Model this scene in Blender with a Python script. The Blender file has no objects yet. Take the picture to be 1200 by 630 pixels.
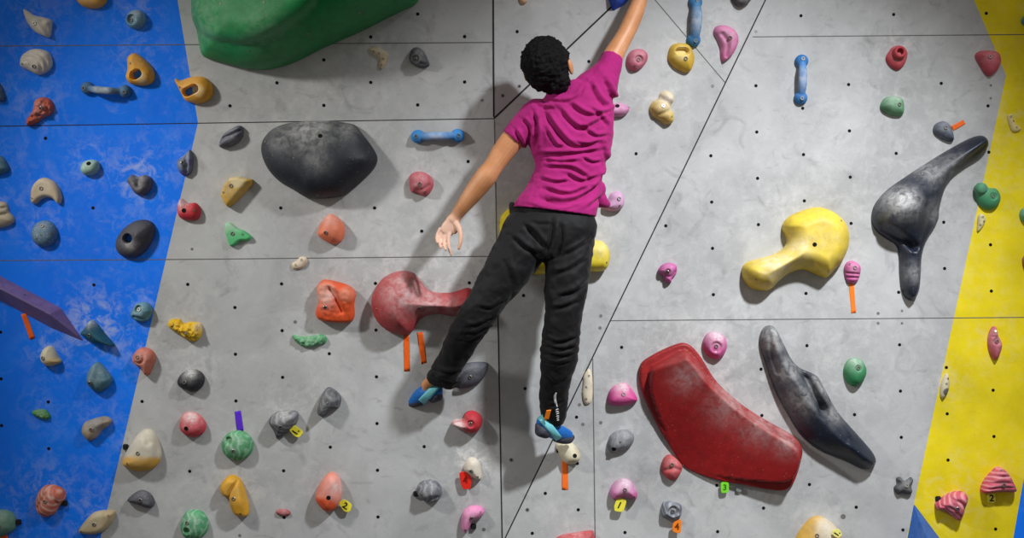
import bpy, bmesh, math, random
import numpy as np
from mathutils import Vector, Matrix, noise
from mathutils.bvhtree import BVHTree
from mathutils.geometry import delaunay_2d_cdt

random.seed(7)
SC = bpy.context.scene
COL = SC.collection

# ------------------------------------------------------------------ camera
CAM = Vector((0.0, -5.5, 2.2))
FX = 1485.0
cd = bpy.data.cameras.new('camera')
cam = bpy.data.objects.new('camera', cd)
COL.objects.link(cam)
cam.location = CAM
cam.rotation_euler = (math.pi / 2, 0, 0)
cd.sensor_fit = 'HORIZONTAL'
cd.sensor_width = 36.0
cd.lens = FX * 36.0 / 1200.0
cd.clip_end = 100
SC.camera = cam
SC.view_settings.view_transform = 'Standard'
SC.view_settings.look = 'None'
SC.view_settings.gamma = 1.0
SC.view_settings.use_curve_mapping = False
SC.view_settings.exposure = 0.0


def ray(px, py):
    return Vector(((px - 600.0) / FX, 1.0, (315.0 - py) / FX))


def PT(px, py, y):
    """point at depth y seen at pixel (px, py)"""
    d = ray(px, py)
    return CAM + d * ((y - CAM.y) / d.y)


# ------------------------------------------------------------------ colours
def lin(c):
    r = []
    for v in c:
        v = v / 255.0
        r.append(v / 12.92 if v <= 0.04045 else ((v + 0.055) / 1.055) ** 2.4)
    return tuple(r) + (1.0,)


# ------------------------------------------------------------------ wall facets (built as real tilted planes)
def plane3(a, b, c):
    n = (b - a).cross(c - a).normalized()
    if n.y > 0:
        n = -n
    return (a.copy(), n)


def hit(px, py, pl):
    d = ray(px, py)
    t = (pl[0] - CAM).dot(pl[1]) / d.dot(pl[1])
    return CAM + d * t


ZB = 2.2 - 315 / 270.0
PL_L = plane3(Vector((0, 0, ZB)), Vector((1, 0, ZB)), Vector((0, -.08, ZB + 1)))
h0 = hit(-100, 149, PL_L)
h1 = hit(579, 138.5, PL_L)
_t = hit(240, -100, PL_L)
PL_L2 = plane3(h0, h1, Vector((_t.x, h1.y - 0.2 * (_t.z - h1.z), _t.z)))
xs = h1.x
sB = hit(588.6, 637, PL_L)
PL_M = plane3(h1, sB, h1 + Vector((1.0, .22, 0)))
dA = hit(897, 0, PL_M)
dB = hit(588.6, 637, PL_M)
PL_R = plane3(dA, dB, dA + Vector((1.0, 0.0, 0.0)))
tA = hit(578, 0, PL_L2)
tB = hit(725, 0, PL_M)
PL_T = plane3(h1, tA, tB)


def hinge_y(px):
    return 149 + (px + 100) * (138.5 - 149) / 679.0


def facet(px, py):
    sx = 578.5 if py < 137 else 579.5 + (py - 137) * 9.6 / 500.0
    if px < sx and py > -500:
        return PL_L if py > hinge_y(px) else PL_L2
    if py < 137 - (px - 579) * 137.0 / 146.0:
        return PL_T
    if px < 897 - py * 308.4 / 637.0:
        return PL_M
    return PL_R


def WP(px, py, off=0.0, pl=None):
    pl = pl or facet(px, py)
    return hit(px, py, pl) + pl[1] * off


def frame(px, py, pl=None):
    pl = pl or facet(px, py)
    n = pl[1]
    u = Vector((1, 0, 0))
    u = (u - n * u.dot(n)).normalized()
    v = n.cross(u)
    if v.z < 0:
        v = -v
    return hit(px, py, pl), u, v, n, pl


def frame_matrix(o, u, v, n):
    m = Matrix((u, v, n)).transposed().to_4x4()
    m.translation = o
    return m


# ------------------------------------------------------------------ node helpers
def new_mat(name):
    m = bpy.data.materials.new(name)
    m.use_nodes = True
    nt = m.node_tree
    for n in list(nt.nodes):
        nt.nodes.remove(n)
    out = nt.nodes.new('ShaderNodeOutputMaterial')
    b = nt.nodes.new('ShaderNodeBsdfPrincipled')
    nt.links.new(b.outputs[0], out.inputs[0])
    return m, nt, b


def nd(nt, t, **kw):
    n = nt.nodes.new(t)
    for k, v in kw.items():
        setattr(n, k, v)
    return n


def mixc(nt, fac, a, b):
    n = nd(nt, 'ShaderNodeMix', data_type='RGBA')
    for idx, val in ((0, fac), (6, a), (7, b)):
        if hasattr(val, 'is_linked') or hasattr(val, 'links'):
            nt.links.new(val, n.inputs[idx])
        else:
            n.inputs[idx].default_value = val
    return n.outputs[2]


def mth(nt, op, a, b=None, clamp=False):
    n = nd(nt, 'ShaderNodeMath', operation=op, use_clamp=clamp)
    for i, val in ((0, a), (1, b)):
        if val is None:
            continue
        if hasattr(val, 'links'):
            nt.links.new(val, n.inputs[i])
        else:
            n.inputs[i].default_value = val
    return n.outputs[0]


def noise_tex(nt, vec, scale, detail=4.0, rough=0.55, dist=0.0):
    n = nd(nt, 'ShaderNodeTexNoise')
    n.inputs['Scale'].default_value = scale
    n.inputs['Detail'].default_value = detail
    n.inputs['Roughness'].default_value = rough
    n.inputs['Distortion'].default_value = dist
    nt.links.new(vec, n.inputs['Vector'])
    return n.outputs['Fac']


def ramp(nt, fac, lo, hi, a=0.0, b=1.0):
    n = nd(nt, 'ShaderNodeMapRange', clamp=True)
    n.inputs['From Min'].default_value = lo
    n.inputs['From Max'].default_value = hi
    n.inputs['To Min'].default_value = a
    n.inputs['To Max'].default_value = b
    nt.links.new(fac, n.inputs['Value'])
    return n.outputs['Result']


def attr(nt, name):
    n = nd(nt, 'ShaderNodeAttribute', attribute_name=name)
    return n.outputs['Fac']


def bump(nt, b, h, strength, dist):
    n = nd(nt, 'ShaderNodeBump')
    n.inputs['Strength'].default_value = strength
    n.inputs['Distance'].default_value = dist
    nt.links.new(h, n.inputs['Height'])
    nt.links.new(n.outputs[0], b.inputs['Normal'])


CHALK = lin((222, 221, 218))
_mc = {}


def mat_hold(c1, c2=None, style='plain', rough=0.62, grain=0.5, chalk=1.0):
    key = (c1, c2, style, rough, grain, chalk)
    if key in _mc:
        return _mc[key]
    m, nt, b = new_mat('hold_resin')
    tc = nd(nt, 'ShaderNodeTexCoord').outputs['Object']
    big = noise_tex(nt, tc, 22, 4)
    fine = noise_tex(nt, tc, 160, 5, 0.7)
    base = lin(c1)
    dark = tuple(v * 0.72 for v in base[:3]) + (1,)
    col = mixc(nt, ramp(nt, big, 0.3, 0.7), dark, base)
    if style == 'swirl':
        w = nd(nt, 'ShaderNodeTexWave', wave_type='BANDS')
        w.inputs['Scale'].default_value = 9
        w.inputs['Distortion'].default_value = 14
        w.inputs['Detail'].default_value = 3
        w.inputs['Detail Scale'].default_value = 1.3
        nt.links.new(tc, w.inputs['Vector'])
        col = mixc(nt, ramp(nt, w.outputs['Fac'], 0.5, 1.0, 0, 0.3), col, lin(c2))
    elif style in ('stripe', 'layers'):
        w = nd(nt, 'ShaderNodeTexWave', wave_type='BANDS', bands_direction='DIAGONAL' if style == 'stripe' else 'Y')
        w.inputs['Scale'].default_value = 17
        w.inputs['Distortion'].default_value = 2.5
        nt.links.new(tc, w.inputs['Vector'])
        col = mixc(nt, ramp(nt, w.outputs['Fac'], 0.5, 0.95, 0, 0.5), col, lin(c2))
    elif style == 'tint':
        t = mth(nt, 'MULTIPLY', attr(nt, 'tint'), ramp(nt, big, 0.15, 0.55, 0.7, 1.25), True)
        col = mixc(nt, ramp(nt, t, 0.2, 0.75), col, lin(c2))
    elif style == 'speckle':
        v = nd(nt, 'ShaderNodeTexVoronoi')
        v.inputs['Scale'].default_value = 90
        nt.links.new(tc, v.inputs['Vector'])
        col = mixc(nt, ramp(nt, v.outputs['Distance'], 0.12, 0.3, 1, 0), col, lin(c2))
    ck = mth(nt, 'MULTIPLY', attr(nt, 'chalk'), ramp(nt, noise_tex(nt, tc, 34, 5, 0.6, 0.6), 0.28, 0.7, 0.15, 1.15))
    ck = mth(nt, 'MULTIPLY', ck, chalk, True)
    col = mixc(nt, ck, col, CHALK)
    spk = ramp(nt, noise_tex(nt, tc, 120, 3, 0.6), 0.66, 0.76, 0, 0.3 * chalk)
    dirt = ramp(nt, noise_tex(nt, tc, 38, 6, 0.7), 0.56, 0.74, 0, 0.5)
    col = mixc(nt, dirt, col, tuple(v * 0.45 for v in base[:3]) + (1,))
    col = mixc(nt, spk, col, CHALK)
    nt.links.new(col, b.inputs['Base Color'])
    nt.links.new(ramp(nt, ck, 0, 0.6, rough, 0.9), b.inputs['Roughness'])
    b.inputs['Specular IOR Level'].default_value = 0.4
    bump(nt, b, fine, grain * 0.5, 0.002)
    _mc[key] = m
    return m


def mat_plain(name, c, rough=0.6, metal=0.0, spec=0.4, nscale=80, namp=0.15, bmp=0.2):
    m, nt, b = new_mat(name)
    tc = nd(nt, 'ShaderNodeTexCoord').outputs['Object']
    n = noise_tex(nt, tc, nscale, 4)
    base = lin(c)
    lo = tuple(v * (1 - namp) for v in base[:3]) + (1,)
    hi = tuple(min(1, v * (1 + namp)) for v in base[:3]) + (1,)
    nt.links.new(mixc(nt, ramp(nt, n, 0.3, 0.7), lo, hi), b.inputs['Base Color'])
    b.inputs['Roughness'].default_value = rough
    b.inputs['Metallic'].default_value = metal
    b.inputs['Specular IOR Level'].default_value = spec
    if bmp:
        bump(nt, b, noise_tex(nt, tc, nscale * 3, 3), bmp, 0.001)
    return m


# ------------------------------------------------------------------ object helpers
def link(name, me, mat=None, parent=None, smooth=True):
    o = bpy.data.objects.new(name, me)
    COL.objects.link(o)
    if mat is not None:
        if isinstance(mat, (list, tuple)):
            for k in mat:
                me.materials.append(k)
        else:
            me.materials.append(mat)
    if smooth and len(me.polygons):
        me.polygons.foreach_set('use_smooth', [True] * len(me.polygons))
    if parent is not None:
        o.parent = parent
    return o


def thing(name, label, cat, matrix=None, group=None):
    o = bpy.data.objects.new(name, None)
    o.empty_display_size = 0.03
    COL.objects.link(o)
    if matrix is not None:
        o.matrix_world = matrix
    o['label'] = label
    o['category'] = cat
    if group:
        o['group'] = group
    return o


def tag(o, label, cat, group=None):
    o['label'] = label
    o['category'] = cat
    if group:
        o['group'] = group
    return o


def me_from(name, verts, faces):
    me = bpy.data.meshes.new(name)
    me.from_pydata([tuple(v) for v in verts], [], faces)
    me.update()
    return me


def recalc(me):
    bm = bmesh.new()
    bm.from_mesh(me)
    bmesh.ops.recalc_face_normals(bm, faces=bm.faces)
    bm.to_mesh(me)
    bm.free()
    return me


def remesh(me, voxel, smooth=4, name='mesh'):
    o = bpy.data.objects.new('tmp', me)
    COL.objects.link(o)
    r = o.modifiers.new('r', 'REMESH')
    r.mode = 'VOXEL'
    r.voxel_size = voxel
    if smooth:
        s = o.modifiers.new('s', 'SMOOTH')
        s.iterations = smooth
        s.factor = 0.5
    dg = bpy.context.evaluated_depsgraph_get()
    dg.update()
    out = bpy.data.meshes.new_from_object(o.evaluated_get(dg))
    out.name = name
    bpy.data.objects.remove(o)
    bpy.data.meshes.remove(me)
    return out


def cr_closed(pts, n):
    """closed Catmull-Rom through pts, n samples evenly spaced"""
    P = np.array(pts, float)
    k = len(P)
    out = []
    for i in range(k):
        p0, p1, p2, p3 = P[i - 1], P[i], P[(i + 1) % k], P[(i + 2) % k]
        for t in np.linspace(0, 1, 12, endpoint=False):
            out.append(0.5 * ((2 * p1) + (-p0 + p2) * t + (2 * p0 - 5 * p1 + 4 * p2 - p3) * t * t + (-p0 + 3 * p1 - 3 * p2 + p3) * t ** 3))
    Q = np.array(out)
    return resample(Q, n)


def resample(Q, n):
    Q2 = np.vstack([Q, Q[:1]])
    seg = np.linalg.norm(np.diff(Q2, axis=0), axis=1)
    s = np.concatenate([[0], np.cumsum(seg)])
    t = np.linspace(0, s[-1], n, endpoint=False)
    return np.stack([np.interp(t, s, Q2[:, i]) for i in range(Q.shape[1])], 1)


def cr_open(P, per=5):
    P = np.array(P, float)
    k = len(P)
    out = []
    for i in range(k - 1):
        p1, p2 = P[i], P[i + 1]
        p0 = P[i - 1] if i else 2 * p1 - p2
        p3 = P[i + 2] if i + 2 < k else 2 * p2 - p1
        for t in np.linspace(0, 1, per, endpoint=False):
            out.append(0.5 * ((2 * p1) + (-p0 + p2) * t + (2 * p0 - 5 * p1 + 4 * p2 - p3) * t * t + (-p0 + 3 * p1 - 3 * p2 + p3) * t ** 3))
    out.append(P[-1])
    return np.array(out)


def seg_dist(X, poly, closed):
    """distance from each row of X (M,2) to the polyline"""
    A = poly if closed else poly[:-1]
    B = np.roll(poly, -1, 0) if closed else poly[1:]
    best = np.full(len(X), 1e9)
    for a, b in zip(A, B):
        ab = b - a
        t = np.clip(((X - a) @ ab) / max(ab @ ab, 1e-12), 0, 1)
        d = np.linalg.norm(X - (a + t[:, None] * ab), axis=1)
        best = np.minimum(best, d)
    return best


def inside(X, poly):
    r = np.zeros(len(X), bool)
    j = len(poly) - 1
    for i in range(len(poly)):
        xi, yi = poly[i]
        xj, yj = poly[j]
        c = ((yi > X[:, 1]) != (yj > X[:, 1])) & (X[:, 0] < (xj - xi) * (X[:, 1] - yi) / (yj - yi + 1e-15) + xi)
        r ^= c
        j = i
    return r


# crops: where a list of outline points was measured (offset, scale)
S1, S2, S3 = 3.9375, 3.5, 3.94
CR = {'A': (0, 0, S1), 'B': (0, 150, S1), 'C': (0, 300, S1), 'D': (0, 450, S2),
      'E': (200, 0, S1), 'F': (200, 140, S1), 'G': (200, 290, S1), 'H': (200, 450, S2),
      'I': (420, 0, S1), 'J': (420, 150, S1), 'K': (420, 300, S1), 'L': (420, 450, S2),
      'M': (640, 0, S1), 'N': (640, 150, S1), 'O': (640, 300, S1), 'P': (640, 450, S2),
      'Q': (840, 0, S1), 'R': (840, 150, S1), 'S': (840, 300, S1), 'T': (840, 450, S2),
      'U': (1000, 0, S3), 'V': (1000, 150, S3), 'W': (1000, 300, S3), 'X': (1000, 450, S2),
      '-': (0, 0, 1.0)}


def cv(crop, p):
    ox, oy, s = CR[crop]
    return (ox + p[0] / s, oy + p[1] / s)


# bolts and screws -------------------------------------------------
def bolt_mesh(r, hgt, rin, dep):
    n = 20
    prof = [(r, -0.004), (r, hgt * 0.6), (r * 0.85, hgt), (rin, hgt), (rin, hgt - dep)]
    V, F = [], []
    for k, (rr, z) in enumerate(prof):
        for i in range(n):
            a = 2 * math.pi * i / n
            q = rr
            if k >= 3:      # hexagonal socket
                aa = (a + math.pi / 6) % (math.pi / 3) - math.pi / 6
                q = rr * 0.9 / math.cos(aa)
            V.append((q * math.cos(a), q * math.sin(a), z))
    for k in range(len(prof) - 1):
        for i in range(n):
            j = (i + 1) % n
            F.append((k * n + i, k * n + j, (k + 1) * n + j, (k + 1) * n + i))
    F.append(tuple((len(prof) - 1) * n + i for i in range(n)))
    me = me_from('bolt', V, F)
    return me


M_STEEL = mat_plain('bolt_steel', (150, 146, 138), 0.38, 0.85, 0.5)
M_DARK = mat_plain('dark_hole', (10, 10, 11), 0.8, 0, 0.2)
ME_BOLT = bolt_mesh(0.0088, 0.003, 0.0052, 0.006)
ME_SCREW = bolt_mesh(0.0048, 0.0012, 0.0028, 0.003)
for _me in (ME_BOLT, ME_SCREW):
    _me.materials.append(M_STEEL)
    _me.materials.append(M_DARK)
    nf = len(_me.polygons)
    for i, p in enumerate(_me.polygons):
        p.material_index = 1 if i >= nf - 21 else 0
        p.use_smooth = False
ME_HOLE = me_from('bolt_hole', [(0.0095 * math.cos(a * math.pi / 8), 0.0095 * math.sin(a * math.pi / 8), 0.0008) for a in range(16)] +
                  [(0.0095 * math.cos(a * math.pi / 8), 0.0095 * math.sin(a * math.pi / 8), -0.01) for a in range(16)],
                  [tuple(range(16))] + [(i, i + 16, (i + 1) % 16 + 16, (i + 1) % 16) for i in range(16)])
recalc(ME_HOLE)
ME_HOLE.materials.append(M_DARK)
FIX = {'b': ('bolt', ME_BOLT), 's': ('screw', ME_SCREW), 'k': ('bolt_hole', ME_HOLE)}

WALL_CHALK = []     # chalk handed onto the wall round each hold: (point, radius, amount)


class Relief:
    """a solid with a traced base outline and a modelled height over the wall"""

    def __init__(self, crop, pts, H, w=None, p=2.0, feats=(), rough=0.0, smooth=True, n=72, dens=28, chalk=None, tint=(), wallchalk=0.35, pl=None, edge=0.0, seed=0, through=False):
        P = [cv(crop, q) for q in pts]
        c = np.mean(np.array(P), 0)
        self.c = c
        self.O, self.U, self.V, self.N, self.pl = frame(c[0], c[1], pl)
        self.M = frame_matrix(self.O, self.U, self.V, self.N)
        self.crop = crop
        L = np.array([self.loc(q) for q in P])
        self.out = cr_closed(L, n) if smooth else resample(L, n)
        ext = self.out.max(0) - self.out.min(0)
        self.size = float(min(ext))
        self.ext = float(max(ext))
        self.H, self.p, self.feats, self.rough, self.edge, self.seed = H, p, feats, rough, edge, seed
        step = max(math.sqrt(ext[0] * ext[1]) / dens, 0.0016)
        gx = np.arange(self.out[:, 0].min(), self.out[:, 0].max(), step)
        gy = np.arange(self.out[:, 1].min(), self.out[:, 1].max(), step * 0.866)
        G = np.array([(x + (0.5 * step if j % 2 else 0), y) for j, y in enumerate(gy) for x in gx])
        G = G[inside(G, self.out)]
        d = seg_dist(G, self.out, True)
        self.dmax = float(d.max())
        self.w = self.dmax * 0.95 if w is None else w
        G = G[d > step * 0.75]
        # rings close to the edge
        T = np.roll(self.out, -1, 0) - np.roll(self.out, 1, 0)
        Nn = np.stack([-T[:, 1], T[:, 0]], 1)
        Nn /= np.linalg.norm(Nn, axis=1)[:, None] + 1e-12
        area = 0.5 * np.sum(self.out[:, 0] * np.roll(self.out[:, 1], -1) - self.out[:, 1] * np.roll(self.out[:, 0], -1))
        if area < 0:
            Nn = -Nn
        rings = []
        for f in (0.06, 0.25, 0.5):
            R = self.out + Nn * step * f
            dd = seg_dist(R, self.out, True)
            rings.append(R[dd > step * f * 0.9])
        I = np.vstack([G] + rings)
        X = np.vstack([self.out, I])
        X = X[:len(self.out) + len(I)]
        k = len(self.out)
        vs, es, fs, ov, oe, of = delaunay_2d_cdt([Vector(q) for q in X], [(i, (i + 1) % k) for i in range(k)], [], 1, 1e-7)
        X = np.array([(v.x, v.y) for v in vs])
        h = self.height(X)
        b = seg_dist(X, self.out, True) < 1e-6
        h[b] = -0.0015
        verts = [(x[0], x[1], z) for x, z in zip(X, h)]
        me = me_from('hold_body', verts, [tuple(f) for f in fs])
        recalc_up(me)
        if through:         # a hole right through to the wall
            bm = bmesh.new()
            bm.from_mesh(me)
            kill = [f for f in bm.faces if max(v.co.z for v in f.verts) < .0045 and min(seg_dist(np.array([v.co[:2] for v in f.verts]), self.out, True)) > .004]
            bmesh.ops.delete(bm, geom=kill, context='FACES')
            loose = [v for v in bm.verts if not v.link_faces]
            bmesh.ops.delete(bm, geom=loose, context='VERTS')
            bm.to_mesh(me)
            bm.free()
            X = np.array([v.co[:2] for v in me.vertices])
        ck = np.zeros(len(X))
        if chalk is None:
            chalk = [(None, 0.3)]
        for s in chalk:
            if s[0] is None:
                q = np.array([0, ext[1] * 0.12]); r = 0.42 * self.ext; a = s[1]
            else:
                q = self.loc(cv(crop, s[:2])); r = s[2] / CR[crop][2] / 270.0; a = s[3]
            ck = np.maximum(ck, a * np.exp(-np.sum((X - q) ** 2, 1) / r ** 2))
        at = me.attributes.new('chalk', 'FLOAT', 'POINT')
        at.data.foreach_set('value', ck.astype(np.float32))
        tt = np.zeros(len(X))
        for s in tint:
            q = self.loc(cv(crop, s[:2])); r = s[2] / CR[crop][2] / 270.0
            tt = np.maximum(tt, s[3] * np.exp(-(np.sum((X - q) ** 2, 1) / r ** 2) ** 2))
        at = me.attributes.new('tint', 'FLOAT', 'POINT')
        at.data.foreach_set('value', tt.astype(np.float32))
        self.me = me
        if wallchalk:
            WALL_CHALK.append((self.O + self.V * self.ext * 0.25, 0.035 + self.ext * 0.75, wallchalk * (0.5 + random.random())))

    def loc(self, q):
        w = hit(q[0], q[1], self.pl) - self.O
        return np.array((w.dot(self.U), w.dot(self.V)))

    def lp(self, q):
        return self.loc(cv(self.crop, q))

    def height(self, X):
        d = seg_dist(X, self.out, True)
        ins = inside(X, self.out)
        t = np.clip(d / self.w, 0, 1)
        f = (1 - (1 - t) ** self.p) ** (1.0 / self.p)
        h = self.H * f
        k = 1.0 / CR[self.crop][2] / 270.0
        em = np.clip(d / (self.dmax * 0.3), 0, 1)
        for ft in self.feats:
            ty = ft[0]
            if ty == 'bump':
                q = self.lp(ft[1]); r = ft[2] * k
                h = h + em * ft[3] * np.exp(-np.sum((X - q) ** 2, 1) / r ** 2)
            elif ty == 'pit':
                q = self.lp(ft[1]); r = ft[2] * k
                dd = np.sqrt(np.sum((X - q) ** 2, 1)) / r
                s = np.clip((1.25 - dd) / 0.5, 0, 1); s = s * s * (3 - 2 * s)
                h = h - s * ft[3]
            elif ty in ('groove', 'ridge'):
                pl = np.array([self.lp(q) for q in ft[1]])
                if len(pl) > 2:
                    pl = cr_open(pl, 4)
                dd = seg_dist(X, pl, False) / (ft[2] * k)
                s = np.exp(-dd ** 2) * ft[3]
                h = h + em * (s if ty == 'ridge' else -s)
            elif ty == 'slot':
                pl = np.array([self.lp(q) for q in ft[1]])
                dd = seg_dist(X, pl, False) / (ft[2] * k)
                s = np.clip((1.25 - dd) / 0.5, 0, 1); s = s * s * (3 - 2 * s)
                h = h - s * ft[3]
            elif ty == 'slope':       # thicker towards (gx, gy)
                h = h * np.clip(1 + (ft[1] * X[:, 0] + ft[2] * X[:, 1]) / (self.ext * 0.5), 0.25, 2)
            elif ty == 'cut':         # plane: height at point, gradient per metre
                q = self.lp(ft[1])
                pl = ft[2] + (X[:, 0] - q[0]) * ft[3] + (X[:, 1] - q[1]) * ft[4]
                a = 0.004
                h = -a * np.log(np.exp(-np.clip(h, -1, 1) / a) + np.exp(-np.clip(pl, -1, 1) / a)) if self.H < 0.2 else np.minimum(h, pl)
            elif ty == 'step':        # second storey inside an inner curve
                pl = np.array([self.lp(q) for q in ft[1]])
                pl = cr_closed(pl, 90)
                dd = seg_dist(X, pl, True) * np.where(inside(X, pl), 1, -1)
                t2 = np.clip(dd / ft[2], 0, 1)
                h = h + ft[3] * (1 - (1 - t2) ** 2.2) ** (1 / 2.2)
            elif ty == 'waves':
                u = X[:, 0] * math.cos(ft[1]) + X[:, 1] * math.sin(ft[1])
                h = h + em * ft[3] * np.sin(2 * math.pi * u / ft[2])
        if self.rough:
            nz = np.array([noise.fractal(Vector((x[0] * 60 + self.seed, x[1] * 60, self.seed * 1.7)), 0.8, 2.0, 3) for x in X])
            h = h + em * self.rough * nz
        return np.maximum(h, 0.0012 * np.clip(d / 0.002, 0, 1)) + self.edge * np.clip(d / 0.0015, 0, 1)


def recalc_up(me):
    for p in me.polygons:
        if p.normal.z < 0:
            p.flip()
    me.update()


SEED = [0]


def hold(name, label, crop, pts, H, mat, fix=(), cat='climbing hold', group=None, pname='hold_body', **kw):
    SEED[0] += 1
    kw.setdefault('seed', SEED[0] * 3.1)
    r = Relief(crop, pts, H, **kw)
    t = thing(name, label, cat, r.M, group)
    r.me.name = pname
    link(pname, r.me, mat, t)
    for f in fix:
        nm, me = FIX[f[0]]
        q = r.lp(f[1:3])
        z = float(r.height(np.array([q]))[0])
        # sit square to the local surface
        e = 0.004
        gx = float(r.height(np.array([q + (e, 0)]))[0] - r.height(np.array([q - (e, 0)]))[0]) / (2 * e)
        gy = float(r.height(np.array([q + (0, e)]))[0] - r.height(np.array([q - (0, e)]))[0]) / (2 * e)
        nn = Vector((-max(-1, min(1, gx)), -max(-1, min(1, gy)), 1)).normalized()
        o = bpy.data.objects.new(nm, me)
        COL.objects.link(o)
        o.parent = t
        o.location = (q[0], q[1], z)
        o.rotation_euler = Vector((0, 0, 1)).rotation_difference(nn).to_euler()
    return t, r


def ell(cx, cy, rx, ry, rot=0, n=14):
    a = math.radians(rot)
    o = []
    for i in range(n):
        t = 2 * math.pi * i / n
        x, y = rx * math.cos(t), ry * math.sin(t)
        o.append((cx + x * math.cos(a) - y * math.sin(a), cy + x * math.sin(a) + y * math.cos(a)))
    return o


def loft_data(secs, n=20, per=4, power=2.0):
    """secs: (center, A, B) vectors -> verts, faces of a closed tube"""
    arr = np.array([list(c) + list(a) + list(b) for c, a, b in secs])
    arr = cr_open(arr, per)
    V, F = [], []
    for row in arr:
        c, a, b = Vector(row[0:3]), Vector(row[3:6]), Vector(row[6:9])
        for i in range(n):
            t = 2 * math.pi * i / n
            ct, st = math.cos(t), math.sin(t)
            x = math.copysign(abs(ct) ** (2.0 / power), ct)
            y = math.copysign(abs(st) ** (2.0 / power), st)
            V.append(c + a * x + b * y)
    m = len(arr)
    for k in range(m - 1):
        for i in range(n):
            j = (i + 1) % n
            F.append((k * n + i, k * n + j, (k + 1) * n + j, (k + 1) * n + i))
    F.append(tuple(range(n))[::-1])
    F.append(tuple((m - 1) * n + i for i in range(n)))
    return V, F


class Soup:
    def __init__(self):
        self.V, self.F = [], []

    def add(self, V, F):
        k = len(self.V)
        self.V += list(V)
        self.F += [tuple(i + k for i in f) for f in F]

    def loft(self, secs, **kw):
        self.add(*loft_data(secs, **kw))

    def ellipsoid(self, c, ax, ay, az, nu=20, nv=12):
        V, F = [], []
        for j in range(nv + 1):
            ph = math.pi * j / nv
            for i in range(nu):
                th = 2 * math.pi * i / nu
                V.append(c + ax * (math.sin(ph) * math.cos(th)) + ay * (math.sin(ph) * math.sin(th)) + az * math.cos(ph))
        for j in range(nv):
            for i in range(nu):
                k = (i + 1) % nu
                F.append((j * nu + i, j * nu + k, (j + 1) * nu + k, (j + 1) * nu + i))
        self.add(V, F)

    def limb(self, pts, per=4, n=18, power=2.0, roundends=(True, True)):
        """pts: (px, py, y, half width in px, half depth in m)"""
        C = [PT(p[0], p[1], p[2]) for p in pts]
        secs = []
        for i, p in enumerate(pts):
            t = (C[min(i + 1, len(C) - 1)] - C[max(i - 1, 0)]).normalized()
            a = t.cross(Vector((0, 1, 0)))
            a = a.normalized() if a.length > 1e-4 else Vector((1, 0, 0))
            b = a.cross(t).normalized()
            s = FX / (p[2] - CAM.y)
            secs.append([C[i], a * (p[3] / s), b * p[4], t])
        out = []
        if roundends[0]:
            c, a, b, t = secs[0]
            r = min(a.length, b.length)
            out += [(c - t * r * 0.9, a * 0.25, b * 0.25), (c - t * r * 0.6, a * 0.75, b * 0.75)]
        out += [(c, a, b) for c, a, b, t in secs]
        if roundends[1]:
            c, a, b, t = secs[-1]
            r = min(a.length, b.length)
            out += [(c + t * r * 0.6, a * 0.75, b * 0.75), (c + t * r * 0.9, a * 0.25, b * 0.25)]
        self.loft(out, n=n, per=per, power=power)

    def mesh(self, name):
        return recalc(me_from(name, self.V, self.F))
# ------------------------------------------------------------------ settings of light and paint
WORLD_S, WORLD_C = 0.245, (1.0, .95, .87, 1)
GREYC, BLUEC, YELC = (179, 180, 180), (0, 118, 255), (230, 208, 14)
LIGHTS = {     # spot lamps: place, aim, half angle, power, colour
    'ceiling_lamp_left': ((-3.084, -1.987, 3.79), (0.027, 0, 1.097), 0.578, 302, (1, .985, .95)),
    'ceiling_lamp_right': ((2.048, -2.7, 4.921), (0.612, 0, 1.244), 0.519, 988, (.96, .985, 1.02)),
}
# ================================================================== HOLDS
WHITE = (214, 206, 190); CREAM = (212, 200, 168); TAN = (172, 152, 122)
YEL = (236, 166, 6); RED = (190, 48, 56); DGREY = (62, 64, 70); SLATE = (84, 90, 104)
TEAL = (36, 108, 130); DTEAL = (24, 84, 104); BLUEG = (74, 118, 148); PINK = (206, 92, 158)
GRN = (52, 146, 90); ORG = (208, 82, 42); SALM = (228, 122, 92)


def mh(c, c2=None, style='plain', **k):
    return mat_hold(c, c2, style, **k)




def round_part(tr, name, q, r, hgt, mat, hole=0.0):
    """turned stub standing on a hold: a knob, or a cup when it has a hole"""
    t, rel = tr
    c = rel.lp(q)
    if hole:
        prof = [(r * .92, .004), (r, hgt * .4), (r, hgt * .8), (r * .9, hgt * .96), (r * .72, hgt), (hole * 1.15, hgt * .97), (hole, hgt * .85), (hole * .9, hgt * .45), (.0005, hgt * .42)]
    else:
        prof = [(r * .9, .004), (r, hgt * .4), (r * .98, hgt * .62), (r * .85, hgt * .82), (r * .6, hgt * .94), (r * .3, hgt * .99), (.0005, hgt)]
    P = cr_open(prof, 4)
    k = 28
    V = [(c[0] + max(a, .0004) * math.cos(2 * math.pi * i / k), c[1] + max(a, .0004) * math.sin(2 * math.pi * i / k), z) for a, z in P for i in range(k)]
    F = [(j * k + i, j * k + (i + 1) % k, (j + 1) * k + (i + 1) % k, (j + 1) * k + i) for j in range(len(P) - 1) for i in range(k)]
    F.append(tuple((len(P) - 1) * k + i for i in range(k)))
    me = me_from(name, V, F)
    recalc(me)
    link(name, me, mat, t)


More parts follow.
